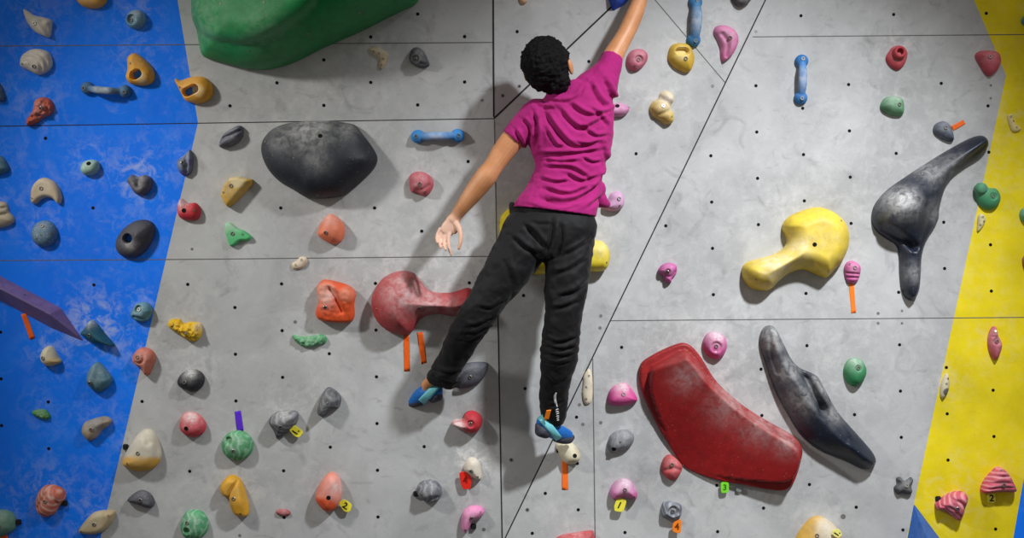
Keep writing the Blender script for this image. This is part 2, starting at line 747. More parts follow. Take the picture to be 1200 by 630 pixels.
# ---- left blue panel
hold('pinch_hold', 'cream beak-shaped hold at the top left corner of the blue panel', 'A',
     [(107, 42), (125, 48), (160, 70), (205, 80), (240, 95), (240, 130), (232, 172), (205, 166), (170, 150), (135, 115), (116, 78)], .038, mh(WHITE),
     [('b', 175, 108)], feats=[('groove', [(200, 95), (240, 150)], 12, .012), ('slope', .4, -.2)])
hold('jug_hold', 'yellow hold cut off by the top edge of the photo above the blue panel', 'A',
     [(355, -20), (360, 5), (385, 30), (425, 40), (465, 35), (490, 15), (497, -15), (470, -50), (390, -50)], .05, mh(YEL, rough=.5), [])
hold('jug_hold', 'round dusty blue ring hold with a centre hollow near the top of the blue panel', 'A',
     ell(630, 90, 46, 46), .05, mh((98, 152, 176)), [('b', 612, 92)], feats=[('pit', (618, 88), 20, .025)], chalk=[(640, 70, 40, .5)])
hold('sloper_hold', 'oval off-white hold with curved grooves in the upper left of the blue panel', 'A',
     [(95, 290), (105, 255), (140, 230), (180, 225), (225, 240), (242, 275), (240, 310), (215, 335), (180, 345), (135, 325), (105, 310)], .05,
     mh((216, 206, 190)), [('b', 176, 304), ('s', 118, 292)],
     feats=[('groove', [(140, 240), (190, 245), (222, 275), (228, 310)], 6, .009), ('groove', [(120, 262), (165, 262), (200, 285), (205, 320)], 6, .009), ('groove', [(128, 282), (150, 280), (160, 300)], 5, .005)])
hold('pinch_hold', 'rough rusty orange hold just above the seam at left of the blue panel', 'A',
     [(165, 460), (205, 448), (240, 465), (250, 500), (235, 530), (200, 545), (170, 570), (130, 580), (125, 550), (145, 525), (155, 500)], .04,
     mh((196, 78, 44), (150, 52, 40), 'speckle'), [('b', 205, 495)], rough=.012, feats=[('groove', [(190, 470), (225, 480), (232, 515)], 7, .01), ('groove', [(150, 540), (190, 525)], 7, .01)])
hold('jug_hold', 'upright yellow jug with a dark finger pocket on the upper blue panel', 'A',
     [(590, 270), (605, 250), (625, 245), (655, 262), (690, 295), (712, 330), (712, 370), (690, 390), (650, 395), (605, 385), (583, 355), (590, 320)], .055,
     mh(YEL, (240, 214, 160), 'tint', rough=.45), [('s', 618, 290)], feats=[('slot', [(632, 346), (648, 336)], 17, .09)], through=True, dens=44, tint=[(664, 354, 30, .5)], chalk=[(None, .15)])
hold('jug_hold', 'yellow jug with a slanted finger pocket on the border of blue and grey', 'A',
     [(808, 362), (835, 370), (870, 358), (915, 352), (950, 360), (980, 390), (985, 430), (960, 465), (910, 478), (860, 465), (838, 430), (822, 400)], .055,
     mh(YEL, (240, 214, 160), 'tint', rough=.45), [('s', 840, 400)], feats=[('slot', [(872, 424), (908, 406)], 17, .09)], through=True, dens=44, tint=[(926, 414, 34, .5)], chalk=[(None, .15)])
hold('pinch_hold', 'dark teal hold at the left edge of the photo above the middle seam', 'A',
     [(-60, 420), (-20, 380), (5, 390), (25, 440), (25, 465), (-10, 470), (-50, 460)], .04, mh((24, 82, 112)), [])
hold('pinch_hold', 'teal hold at the left edge of the photo above the cream grooved one', 'B',
     [(-50, 170), (-20, 130), (10, 130), (35, 160), (45, 190), (20, 212), (-30, 215)], .045, mh(TEAL), [])
hold('pinch_hold', 'cream grooved hold cut by the left edge of the photo', 'B',
     [(-50, 380), (-30, 340), (10, 338), (35, 350), (45, 385), (65, 410), (65, 435), (30, 455), (-20, 460), (-50, 440)], .04, mh((194, 178, 144)), [],
     feats=[('groove', [(-30, 375), (40, 365)], 7, .012), ('groove', [(-40, 410), (50, 392)], 7, .012)])
hold('sloper_hold', 'small pale mint round hold in a patch of chalk on blue', 'B',
     [(375, 185), (390, 155), (425, 145), (455, 155), (462, 185), (445, 210), (410, 220), (385, 210)], .045, mh((152, 192, 174)), [('k', 423, 163)], wallchalk=.9)
hold('pinch_hold', 'beige arch-shaped hold with a scooped underside on the blue panel', 'B',
     [(145, 320), (150, 275), (175, 240), (210, 228), (250, 245), (275, 275), (288, 320), (280, 350), (265, 345), (245, 325), (215, 320), (190, 332), (170, 350), (150, 345)], .032,
     mh((204, 184, 152)), [('b', 203, 278), ('s', 160, 322)], w=.02)
hold('sloper_hold', 'round dusty blue dome below the beige arch on the blue panel', 'B',
     ell(208, 487, 60, 62), .05, mh(BLUEG, (140, 172, 190), 'speckle'), [('b', 210, 450), ('s', 210, 490), ('s', 185, 505), ('s', 250, 485)])
hold('pinch_hold', 'dark grey heart-shaped hold on the blue panel', 'B',
     [(588, 240), (610, 215), (640, 225), (665, 215), (700, 230), (705, 265), (685, 300), (655, 312), (625, 300), (605, 270)], .048, mh((80, 74, 82)), [],
     feats=[('groove', [(648, 210), (648, 262)], 12, .02)], wallchalk=.6)
hold('jug_hold', 'large dark grey tilted doughnut hold at lower right of the blue panel', 'B',
     [(535, 540), (545, 500), (575, 460), (620, 430), (665, 422), (705, 435), (718, 470), (705, 520), (670, 570), (625, 598), (580, 595), (548, 575)], .055,
     mh((74, 73, 80)), [('s', 645, 490)], through=True, dens=44, feats=[('pit', (603, 507), 19, .09), ('bump', (650, 490), 22, .008)], chalk=[(615, 535, 25, .5)])
hold('pinch_hold', 'slate blue hold with upright fin on the blue and grey border', 'B',
     [(820, 150), (850, 125), (875, 100), (890, 120), (892, 170), (885, 205), (860, 222), (835, 210), (822, 185)], .042, mh((82, 98, 132), (60, 60, 130), 'tint'), [('b', 853, 160)],
     feats=[('groove', [(868, 115), (866, 200)], 10, .014)], tint=[(850, 215, 25, .8), (890, 160, 20, .8)])
hold('pinch_hold', 'chalky red hold at the lower border of blue and grey below the slate fin', 'B',
     [(820, 380), (825, 340), (840, 325), (870, 345), (905, 345), (925, 370), (925, 405), (905, 425), (860, 425), (830, 410)], .042, mh((204, 50, 62)), [('k', 860, 378), ('s', 905, 378)], chalk=[(845, 345, 28, .8)])
hold('pinch_hold', 'dark teal triangular hold just right of the purple wedge tip', 'C',
     [(375, 355), (398, 325), (420, 293), (448, 308), (490, 360), (533, 412), (490, 408), (440, 400), (400, 375)], .05, mh((30, 92, 110)), [('b', 432, 357)],
     feats=[('ridge', [(425, 300), (440, 345), (525, 408)], 16, .012), ('slope', .0, -.2)], chalk=[(425, 300, 25, .55)], wallchalk=.6)
hold('jug_hold', 'teal cup hold with a bolt hollow on the blue and grey border', 'C',
     [(605, 265), (625, 225), (650, 212), (685, 215), (708, 245), (700, 275), (680, 300), (640, 300), (615, 285)], .05, mh((62, 132, 150)), [('b', 650, 243)],
     feats=[('pit', (650, 240), 16, .02), ('groove', [(630, 275), (670, 285), (700, 265)], 8, .01)])
hold('pinch_hold', 'knobbly bright yellow two-lobed hold on grey beside the blue border', 'C',
     [(775, 315), (790, 292), (830, 290), (850, 310), (880, 302), (925, 308), (935, 340), (925, 375), (900, 392), (865, 385), (840, 365), (805, 345), (785, 330)], .045,
     mh((232, 186, 30), (140, 96, 16), 'speckle'), [('b', 868, 348), ('s', 808, 318)], rough=.012, chalk=[(930, 320, 25, .5)])
hold('sloper_hold', 'small cream ball hold below the purple wedge', 'C',
     [(190, 460), (205, 425), (235, 412), (255, 430), (275, 465), (285, 485), (255, 503), (225, 505), (200, 490)], .05, mh((216, 206, 172), (206, 178, 110), 'tint'), [('b', 217, 463)], tint=[(260, 500, 40, .8)])
hold('pinch_hold', 'teal teardrop hold on the blue panel below the dark triangular one', 'C',
     [(400, 570), (415, 520), (440, 490), (465, 492), (500, 530), (522, 565), (505, 600), (465, 625), (425, 610)], .05, mh((48, 114, 134)), [('b', 433, 575)],
     feats=[('ridge', [(445, 495), (430, 575)], 14, .008)])
hold('jug_hold', 'salmon hold with a round ring top on the blue and grey border', 'C',
     [(612, 475), (630, 435), (665, 420), (705, 435), (720, 470), (705, 515), (690, 545), (670, 545), (655, 515), (630, 500)], .055, mh((198, 96, 66)), [('b', 650, 458)],
     feats=[('groove', ell(652, 460, 27, 27, 0, 10) + [(679, 460)], 6, .008)])
hold('sloper_hold', 'black chalk-dusted round hold on grey below the knobbly yellow one', 'C',
     [(820, 575), (840, 540), (880, 520), (925, 530), (945, 560), (935, 600), (900, 625), (860, 615), (830, 600)], .05, mh((36, 37, 44)), [('b', 865, 572)], chalk=[(885, 530, 34, .7)], wallchalk=.7)
hold('foothold', 'small flat bright green foothold low on the blue panel', 'D',
     [(133, 110), (160, 102), (190, 105), (208, 130), (195, 145), (165, 138), (140, 128)], .02, mh((44, 140, 44)), [], rough=.004)
hold('pinch_hold', 'tan teardrop hold low on the blue panel', 'D',
     [(337, 185), (350, 155), (385, 140), (430, 130), (460, 145), (450, 165), (420, 190), (395, 220), (370, 230), (345, 210)], .042, mh((168, 148, 118), (120, 112, 104), 'tint'), [('b', 387, 177)], tint=[(400, 145, 45, .7)])
hold('sloper_hold', 'large white hold with a yellow lower half beside the blue border', 'D',
     [(505, 320), (515, 285), (540, 240), (575, 195), (610, 182), (640, 205), (660, 260), (660, 305), (635, 340), (590, 355), (545, 350), (515, 335)], .065,
     mh((214, 206, 184), (214, 162, 40), 'tint'), [('b', 583, 270), ('s', 537, 313)], tint=[(580, 335, 58, 1.0), (540, 325, 40, 1), (630, 325, 40, 1)], feats=[('groove', [(605, 190), (622, 230)], 12, .012)])
hold('sloper_hold', 'orange hold with pale streaks low on the blue panel', 'D',
     [(150, 490), (158, 445), (185, 415), (225, 412), (262, 430), (270, 465), (245, 500), (225, 530), (190, 542), (160, 525)], .052,
     mh((206, 84, 42), (232, 200, 176), 'stripe'), [('b', 203, 468)], feats=[('groove', [(165, 500), (215, 420)], 7, .009), ('groove', [(225, 420), (245, 490)], 7, .009)])
hold('crimp_hold', 'dark slate half-moon hold low on grey beside the blue border', 'D',
     [(525, 475), (545, 450), (580, 432), (615, 445), (635, 475), (630, 500), (605, 505), (565, 490)], .042, mh((62, 64, 76)), [('b', 587, 465)], chalk=[(None, .2)])
hold('sloper_hold', 'pale green round hold in the bottom left corner of the photo', 'D',
     [(-60, 560), (-40, 525), (0, 512), (45, 520), (68, 550), (65, 590), (30, 615), (-20, 620)], .052, mh((84, 138, 112)), [('b', 14, 567)])
hold('crimp_hold', 'tan leaf-shaped hold at the bottom of the blue panel', 'D',
     [(325, 600), (345, 565), (385, 525), (430, 515), (472, 518), (466, 555), (435, 595), (395, 612), (350, 612)], .035, mh((190, 168, 122)), [('b', 397, 565), ('s', 455, 530), ('s', 342, 595)], w=.025)

# ---- grey, left of the climber
hold('jug_hold', 'crimson round hold with chalky top on grey above the green stripe-marbled one', 'H',
     [(38, 165), (50, 125), (80, 112), (120, 125), (145, 160), (138, 195), (105, 215), (70, 210), (45, 190)], .05, mh((212, 48, 66)), [('k', 75, 172), ('s', 125, 180)], chalk=[(90, 125, 45, .75)])
hold('sloper_hold', 'chalky green round hold at the bottom edge near the blue panel', 'H',
     [(42, 580), (55, 535), (80, 515), (125, 518), (150, 545), (155, 590), (130, 625), (90, 635), (55, 620)], .05, mh((52, 156, 96), (210, 232, 216), 'swirl'), [('b', 78, 557)], feats=[('pit', (75, 590), 12, .02)])
hold('crimp_hold', 'slate wedge hold with a dark slot left of the big black sloper', 'F',
     [(225, 115), (240, 75), (275, 45), (315, 28), (335, 38), (335, 75), (310, 110), (270, 128), (235, 130)], .045, mh((84, 88, 104)), [('s', 235, 117)],
     feats=[('groove', [(232, 92), (275, 75), (322, 52)], 7, .02)])
hold('pinch_hold', 'mustard yellow angular block hold above the mint triangle', 'F',
     [(235, 345), (250, 300), (280, 265), (320, 262), (383, 278), (380, 300), (340, 345), (295, 390), (268, 405), (250, 380)], .05, mh((208, 164, 40), (214, 190, 130), 'tint'), [('b', 290, 305), ('s', 255, 335)],
     tint=[(320, 275, 40, .9)], feats=[('cut', (320, 330), .05, -.9, .75)], smooth=False, w=.012)
hold('foothold', 'mint green thin triangular hold under the mustard block', 'F',
     [(250, 490), (275, 475), (310, 500), (345, 515), (375, 540), (360, 558), (325, 560), (300, 580), (280, 585), (265, 560)], .025, mh((92, 198, 128)), [('b', 292, 525), ('s', 338, 528)], chalk=[(280, 485, 40, .6)], w=.012)
hold('sloper_hold', 'plain salmon egg-shaped hold under the big black sloper', 'F',
     [(680, 530), (690, 485), (715, 450), (740, 435), (770, 450), (800, 485), (805, 520), (790, 560), (755, 575), (715, 560)], .065, mh((236, 128, 92)), [('b', 725, 518)], chalk=[(735, 455, 40, .35)])
hold('sloper_hold', 'very large smooth black rounded sloper on the grey wall', 'F',
     [(420, 135), (430, 90), (470, 45), (530, 20), (620, 8), (710, 5), (790, 12), (850, 25), (880, 60), (915, 105), (945, 150), (955, 185), (940, 225), (900, 270), (850, 315), (800, 350), (740, 362), (690, 365), (630, 360), (570, 325), (510, 290), (460, 240), (430, 185)], .13,
     mh((36, 40, 48), rough=.55, grain=.25), [('k', 706, 78), ('s', 447, 102), ('s', 690, 347)], n=110, dens=40, feats=[('slope', 0, -.25)], chalk=[(650, 25, 110, .55), (540, 60, 90, .25), (820, 50, 50, .35), (690, 180, 60, .25)], p=2.1)
hold('foothold', 'tiny cream two-hole foothold on the seam above the orange block', 'G',
     [(558, 75), (580, 60), (600, 42), (625, 45), (632, 65), (615, 90), (590, 100), (565, 98)], .016, mh((226, 206, 176)), [('s', 607, 55), ('s', 580, 78)])
hold('pinch_hold', 'large bright orange squarish hold left of the red club volume', 'G',
     [(675, 185), (700, 150), (730, 148), (800, 165), (840, 185), (855, 215), (848, 260), (850, 310), (835, 340), (790, 345), (720, 340), (680, 325), (672, 290), (685, 240)], .06,
     mh((222, 84, 34), (214, 128, 100), 'tint'), [('b', 722, 268)], w=.022, rough=.004,
     tint=[(720, 200, 50, .8), (820, 210, 40, .6)], feats=[('groove', [(740, 185), (770, 225), (798, 290)], 11, .02), ('bump', (815, 215), 40, .012), ('cut', (760, 300), .058, 0, .25)], chalk=[(725, 220, 45, .5)])
hold('foothold', 'flat green elongated foothold below the orange block', 'G',
     [(562, 402), (600, 408), (650, 405), (700, 400), (720, 415), (715, 440), (680, 450), (640, 460), (600, 450), (575, 430)], .024, mh((46, 148, 82), (150, 210, 170), 'swirl'), [], rough=.006)
hold('sloper_hold', 'green marbled round hold below the purple tape', 'H',
     ell(275, 250, 65, 62), .052, mh((48, 150, 86), (196, 226, 206), 'swirl'), [('b', 268, 263)], feats=[('pit', (245, 225), 14, .02)])
hold('pinch_hold', 'dark pointed shell-like hold beside a yellow number tag', 'H',
     [(403, 150), (430, 115), (480, 106), (520, 112), (522, 150), (495, 185), (465, 205), (440, 224), (424, 190)], .055, mh((44, 46, 56), (140, 142, 152), 'stripe'), [('b', 460, 163)],
     feats=[('ridge', [(410, 150), (455, 150), (515, 125)], 20, .008)], chalk=[(470, 118, 55, .5)])
hold('pinch_hold', 'black streaked drop-shaped hold below the two orange tapes', 'H',
     [(603, 105), (615, 55), (635, 20), (655, 12), (690, 35), (700, 65), (690, 95), (655, 105), (630, 130), (610, 125)], .055, mh((40, 42, 50), (120, 122, 132), 'stripe'), [('s', 650, 70)],
     feats=[('ridge', [(640, 25), (625, 110)], 14, .006), ('slope', -.3, 0)])
hold('sloper_hold', 'salmon pink egg hold with a grey-smudged top and a bolt hole', 'H',
     [(595, 465), (605, 420), (635, 375), (660, 358), (690, 375), (702, 420), (700, 465), (680, 505), (650, 520), (620, 505)], .07, mh((230, 140, 122), (214, 84, 44), 'tint'), [('k', 657, 448)], tint=[(640, 495, 48, 1), (610, 480, 30, .8)],
     chalk=[(685, 410, 35, .6)])
hold('pinch_hold', 'yellow two-piece hold split by a curved dark line', 'H',
     [(205, 420), (220, 390), (250, 370), (285, 385), (305, 430), (320, 490), (322, 530), (300, 540), (265, 530), (245, 490), (240, 465), (215, 450)], .05, mh((218, 160, 14), rough=.5), [('b', 270, 455), ('s', 297, 517)],
     feats=[('groove', [(282, 385), (258, 420), (246, 450), (244, 480)], 5, .018), ('bump', (285, 470), 45, .012)], chalk=[(None, .1)], w=.025)
hold('foothold', 'tiny dark red oval foothold low on the grey wall', 'H', ell(462, 525, 30, 15, 5), .014, mh((164, 54, 60)), [])
hold('foothold', 'cream perforated L-shaped foothold right of the green volume', 'I',
     [(48, 225), (75, 215), (115, 230), (137, 250), (128, 290), (108, 320), (92, 300), (95, 270), (65, 250)], .016, mh((212, 192, 152)), [('s', 72, 238), ('s', 98, 245), ('s', 117, 270), ('s', 108, 298)])
hold('jug_hold', 'black ball hold left of the vertical seam near the top', 'I',
     [(235, 270), (245, 230), (270, 218), (300, 235), (325, 285), (325, 305), (290, 315), (255, 300)], .055, mh((58, 62, 70)), [('b', 268, 272)], feats=[('pit', (268, 270), 15, .012), ('groove', [(290, 290), (315, 295)], 8, .012)])
hold('foothold', 'small beige hold at the top edge of the photo above the head', 'I',
     [(740, -25), (775, -25), (778, 8), (758, 20), (742, 8)], .02, mh((226, 182, 140)), [])
hold('pinch_hold', 'dull red kidney-shaped hold below the horizontal blue bar', 'J',
     [(237, 270), (235, 225), (260, 203), (300, 203), (335, 225), (348, 260), (330, 300), (305, 315), (270, 300), (245, 295)], .048, mh((190, 72, 88)), [('b', 287, 257), ('s', 312, 293)],
     feats=[('groove', [(245, 280), (290, 285), (330, 262)], 8, .006)])
hold('pinch_hold', 'dark slate leaf-shaped hold behind the left trouser cuff', 'K',
     [(450, 600), (462, 540), (485, 500), (530, 488), (585, 488), (598, 500), (590, 540), (560, 580), (520, 603), (480, 610)], .045, mh((70, 71, 84)), [('b', 517, 550)], chalk=[(None, .15)])
hold('pinch_hold', 'crimson drop hold with a chalky nose below the left foot', 'L',
     [(382, 160), (395, 145), (425, 140), (440, 115), (470, 107), (500, 125), (508, 155), (495, 185), (465, 200), (430, 190), (400, 172)], .06, mh((192, 46, 58)), [('b', 462, 153)],
     chalk=[(408, 158, 28, .9)], feats=[('ridge', [(395, 158), (430, 162)], 16, .01), ('pit', (462, 153), 14, .008)])
hold('sloper_hold', 'white quarter-round hold above the red number tag', 'L',
     [(432, 345), (445, 310), (465, 298), (490, 310), (503, 345), (505, 384), (484, 388), (455, 370)], .042, mh((220, 208, 188)), [('b', 463, 347), ('s', 490, 372)], wallchalk=1.0)
hold('sloper_hold', 'grey ball hold with black and white mottling near the bottom', 'L',
     [(240, 440), (250, 405), (285, 390), (325, 400), (345, 440), (330, 470), (295, 482), (260, 470)], .06, mh((84, 86, 96), (190, 192, 198), 'swirl'), [('s', 262, 440)], feats=[('groove', [(300, 460), (325, 455)], 12, .014)])
hold('pinch_hold', 'light pink bean-shaped hold at the bottom left of the long seam', 'L',
     [(422, 560), (430, 520), (460, 498), (500, 498), (517, 520), (500, 545), (470, 560), (452, 595), (437, 607), (424, 590)], .042, mh((228, 132, 184)), [('b', 465, 538), ('s', 440, 588), ('s', 502, 515)], chalk=[(None, .25)])

# ---- middle and right
hold('jug_hold', 'dusky rose oval hold right of the raised arm', 'M',
     [(368, 290), (375, 255), (400, 230), (440, 227), (465, 250), (462, 285), (435, 318), (405, 330), (380, 320)], .042, mh((190, 86, 112)), [('b', 416, 278), ('s', 398, 307)], feats=[('pit', (416, 278), 18, .01)])
hold('jug_hold', 'yellow oval jug with a pocket between two blue bars and pink hold', 'M',
     [(560, 265), (570, 220), (600, 200), (650, 205), (675, 240), (680, 280), (665, 325), (640, 335), (595, 315), (570, 290)], .052, mh((206, 166, 28), (222, 196, 110), 'tint'), [('b', 625, 275)],
     feats=[('slot', [(600, 240), (630, 240)], 15, .03)], tint=[(610, 250, 40, .6)], chalk=[(None, .15)])
hold('pinch_hold', 'pink crescent-shaped hold right of the upright blue bar at the top', 'M',
     [(770, 150), (785, 122), (825, 118), (865, 140), (882, 185), (865, 240), (835, 275), (812, 285), (803, 260), (800, 220), (785, 180)], .048, mh((206, 108, 160)), [('b', 830, 180)],
     feats=[('slope', .3, 0), ('groove', [(800, 160), (822, 200), (820, 260)], 9, .012)])
hold('sloper_hold', 'tan three-lobed chalky hold right of the climber shoulder', 'M',
     [(475, 500), (490, 470), (515, 455), (525, 430), (550, 418), (580, 435), (585, 465), (570, 495), (585, 530), (580, 565), (550, 575), (520, 555), (490, 535)], .052, mh((204, 172, 84), (206, 184, 140), 'tint'),
     [('b', 523, 490), ('s', 563, 540)], tint=[(550, 440, 40, 1)], chalk=[(545, 470, 50, .7)], feats=[('groove', [(520, 460), (575, 490)], 12, .01), ('groove', [(500, 535), (575, 505)], 10, .008)])
hold('pinch_hold', 'lilac pink hold partly hidden behind the climber right shoulder', 'M',
     [(280, 500), (315, 478), (345, 475), (378, 495), (375, 520), (345, 538), (290, 535)], .042, mh((198, 116, 168)), [('k', 318, 490), ('s', 374, 497)])
hold('jug_hold', 'black hold cut by the top edge right of the pink crescent', 'M',
     [(855, -20), (940, -20), (935, 10), (905, 32), (880, 30), (860, 10)], .045, mh((52, 54, 62)), [])
hold('jug_hold', 'lilac round hold beside the climber right hip', 'N',
     [(255, 366), (280, 330), (300, 300), (335, 292), (355, 320), (355, 355), (335, 378), (295, 384)], .048, mh((204, 146, 190)), [('b', 322, 325), ('s', 325, 357)])
hold('pinch_hold', 'magenta knobbed hold on grey between climber and yellow club volume', 'O',
     [(515, 65), (535, 40), (570, 30), (600, 45), (600, 80), (580, 105), (575, 122), (550, 118), (540, 95), (520, 80)], .05, mh((194, 70, 152)), [('b', 555, 74)],
     feats=[('groove', [(535, 85), (570, 95), (590, 75)], 8, .01), ('pit', (555, 74), 13, .008)])
hold('sloper_hold', 'pink round hold above the big red volume', 'O',
     [(720, 400), (740, 360), (775, 350), (815, 365), (835, 400), (825, 445), (795, 475), (755, 465), (730, 440)], .052, mh((206, 76, 150)), [('b', 778, 415), ('s', 776, 440)], chalk=[(785, 362, 60, .75)], feats=[('pit', (778, 418), 24, .01)])
hold('foothold', 'slim cream perforated foothold beside the diagonal seam', '-',
     [(684, 440), (690, 432), (694, 440), (694.5, 462), (692, 472), (685, 473), (682, 462), (683, 450)], .016, mh((226, 212, 182)), [('s', 690, 440), ('s', 687, 453), ('s', 687, 467)])
hold('pinch_hold', 'bright pink wedge hold left of the big red volume', '-',
     [(712, 468), (714, 458), (721, 451), (732, 448), (740, 455), (747, 467), (742, 472), (728, 475), (716, 474)], .052, mh((220, 76, 152)), [('b', 729.5, 461)], chalk=[(728, 452, 10, .8)], feats=[('slope', 0, -.3)])
hold('sloper_hold', 'light grey stone-like hold below the bright pink wedge', 'P',
     [(250, 250), (262, 210), (290, 190), (330, 185), (358, 205), (358, 235), (335, 262), (295, 275), (265, 280)], .048, mh((128, 131, 138), (176, 178, 182), 'swirl'), [('k', 275, 262), ('s', 300, 232)])
hold('pinch_hold', 'small crimson hold touching the lower left edge of the big red volume', 'P',
     [(470, 345), (480, 305), (505, 287), (535, 305), (558, 335), (550, 365), (525, 393), (490, 380)], .045, mh((194, 44, 54)), [('b', 510, 325)], feats=[('groove', [(480, 350), (520, 340), (550, 350)], 9, .008)])
hold('pinch_hold', 'chalky pink hold above a yellow number tag', 'P',
     [(260, 440), (275, 405), (310, 385), (345, 395), (372, 440), (365, 472), (320, 462), (278, 472)], .06, mh((214, 126, 182), (196, 84, 146), 'tint'), [('b', 318, 425), ('s', 357, 455)], tint=[(315, 470, 45, .9), (360, 455, 20, .9)], chalk=[(320, 400, 45, .7)])
hold('jug_hold', 'slate square cup hold above an orange number tag', 'P',
     [(470, 535), (478, 485), (520, 480), (553, 495), (553, 535), (535, 553), (500, 550)], .05, mh((92, 98, 112), (176, 182, 192), 'stripe'), [('b', 515, 517)], feats=[('pit', (518, 515), 20, .02)])
hold('jug_hold', 'red hold cut by the bottom edge just right of the seams', 'P',
     [(30, 642), (60, 618), (130, 605), (185, 598), (195, 610), (195, 660), (120, 680), (40, 660)], .05, mh((192, 44, 56)), [])
hold('foothold', 'cream foothold under the climber right toes', '-',
     [(651, 522), (656, 516), (668, 517), (676, 524), (680, 535), (675, 542), (664, 543), (657, 536)], .05, mh((212, 202, 168)), [('k', 673, 532)], feats=[('slope', .3, -.2)])
_cup = hold('jug_hold', 'red cup-topped hold near the top right', 'Q',
     [(778, 270), (795, 235), (815, 215), (850, 212), (875, 235), (877, 265), (860, 305), (830, 325), (795, 305)], .034, mh((194, 64, 74)), [('s', 815, 285)],
     chalk=[(None, .2)])
round_part(_cup, 'cup', (830, 250), .0275, .058, mh((194, 64, 74)), .013)
hold('sloper_hold', 'sage green hold below the red cup-topped one at top right', 'Q',
     [(752, 495), (770, 455), (810, 443), (850, 455), (862, 490), (855, 530), (815, 535), (775, 520)], .048, mh((92, 152, 108), (60, 120, 80), 'tint'), [('b', 828, 490)], chalk=[(810, 455, 50, .45)], tint=[(770, 505, 25, .9)])
hold('pinch_hold', 'rose red rounded triangular hold near the yellow border', 'U',
     [(560, 260), (580, 238), (630, 235), (665, 245), (678, 280), (665, 320), (630, 352), (605, 340), (580, 300)], .052, mh((204, 78, 94)), [('b', 612, 272)], chalk=[(None, .2)])
hold('pinch_hold', 'slate comma-shaped hold beside a slanted orange tape', '-',
     [(1093.5, 155), (1094, 148), (1098, 144), (1105, 142), (1112, 146), (1116, 155), (1117, 164), (1112, 166), (1102, 162)], .042, mh((84, 94, 114)), [('b', 1104.5, 151)])
hold('foothold', 'cream slanted foothold with three holes on the upper yellow panel', 'U',
     [(710, 535), (730, 528), (745, 570), (772, 590), (766, 606), (735, 610), (718, 580)], .016, mh((226, 206, 128)), [('s', 722, 540), ('s', 735, 560), ('s', 748, 590)])
hold('jug_hold', 'blue hold cut by the right edge at the top of the yellow panel', 'U',
     [(774, 100), (790, 73), (820, 78), (825, 120), (790, 120)], .045, mh((60, 150, 182)), [])
_knob = hold('jug_hold', 'green hold with a round knob on the yellow and grey border', 'V',
     [(562, 275), (575, 253), (605, 256), (622, 275), (655, 280), (675, 310), (672, 345), (645, 375), (605, 375), (575, 350), (560, 315)], .045, mh((76, 154, 108)), [('b', 632, 318)],
     feats=[('pit', (632, 318), 16, .008)], chalk=[(590, 270, 30, .3)])
round_part(_knob, 'knob', (578, 284), .026, .056, mh((92, 156, 120)))
hold('foothold', 'small cream spotted foothold below the green knob hold', 'V',
     [(575, 405), (595, 395), (608, 415), (605, 440), (585, 470), (570, 478), (570, 450)], .02, mh((226, 214, 150)), [('s', 590, 412), ('s', 596, 432), ('s', 580, 448)])
hold('jug_hold', 'mint green hold cut by the right edge of the yellow panel', 'V',
     [(765, 400), (775, 375), (800, 368), (822, 400), (800, 436), (775, 425)], .045, mh((92, 168, 142)), [])
hold('jug_hold', 'brown orange hold cut by the right edge of the yellow panel', 'V',
     [(778, 612), (785, 592), (806, 584), (826, 615), (812, 652), (786, 645)], .045, mh((152, 72, 32)), [])
hold('foothold', 'magenta striped oval hold right of the yellow club volume', 'S',
     [(585, 60), (600, 28), (630, 22), (660, 45), (660, 85), (645, 118), (615, 126), (595, 110)], .036, mh((204, 88, 156), (150, 50, 110), 'tint'), [('b', 628, 55), ('s', 607, 38)],
     feats=[('groove', [(590, 78), (655, 84)], 5, .01), ('groove', [(592, 98), (650, 100)], 5, .01)], tint=[(620, 80, 9, 0.6)])
hold('sloper_hold', 'green dome hold right of the long black split volume', 'S',
     [(583, 530), (595, 490), (620, 470), (660, 475), (685, 510), (685, 550), (660, 590), (630, 600), (600, 580)], .055, mh((44, 138, 84)), [('b', 640, 515)], chalk=[(630, 480, 45, .45)], feats=[('pit', (640, 515), 14, .008)])
hold('pinch_hold', 'rose long teardrop hold on the middle of the yellow panel', 'W',
     [(617, 390), (625, 350), (640, 325), (655, 328), (665, 365), (682, 405), (675, 445), (655, 478), (640, 470), (622, 430)], .042, mh((192, 76, 100)), [('b', 650, 393), ('s', 643, 345)], feats=[('pit', (650, 393), 17, .01), ('groove', [(630, 372), (665, 372)], 6, .006)])
hold('foothold', 'narrow cream and black foothold on the lower yellow border', '-',
     [(1101, 459), (1102, 450), (1106, 440), (1110, 437), (1112, 446), (1111, 457), (1106, 466), (1102, 465)], .025, mh((206, 194, 156), (40, 38, 34), 'tint'), [('s', 1109, 443), ('s', 1107, 449)], tint=[(1108, 459, 5, 1)])
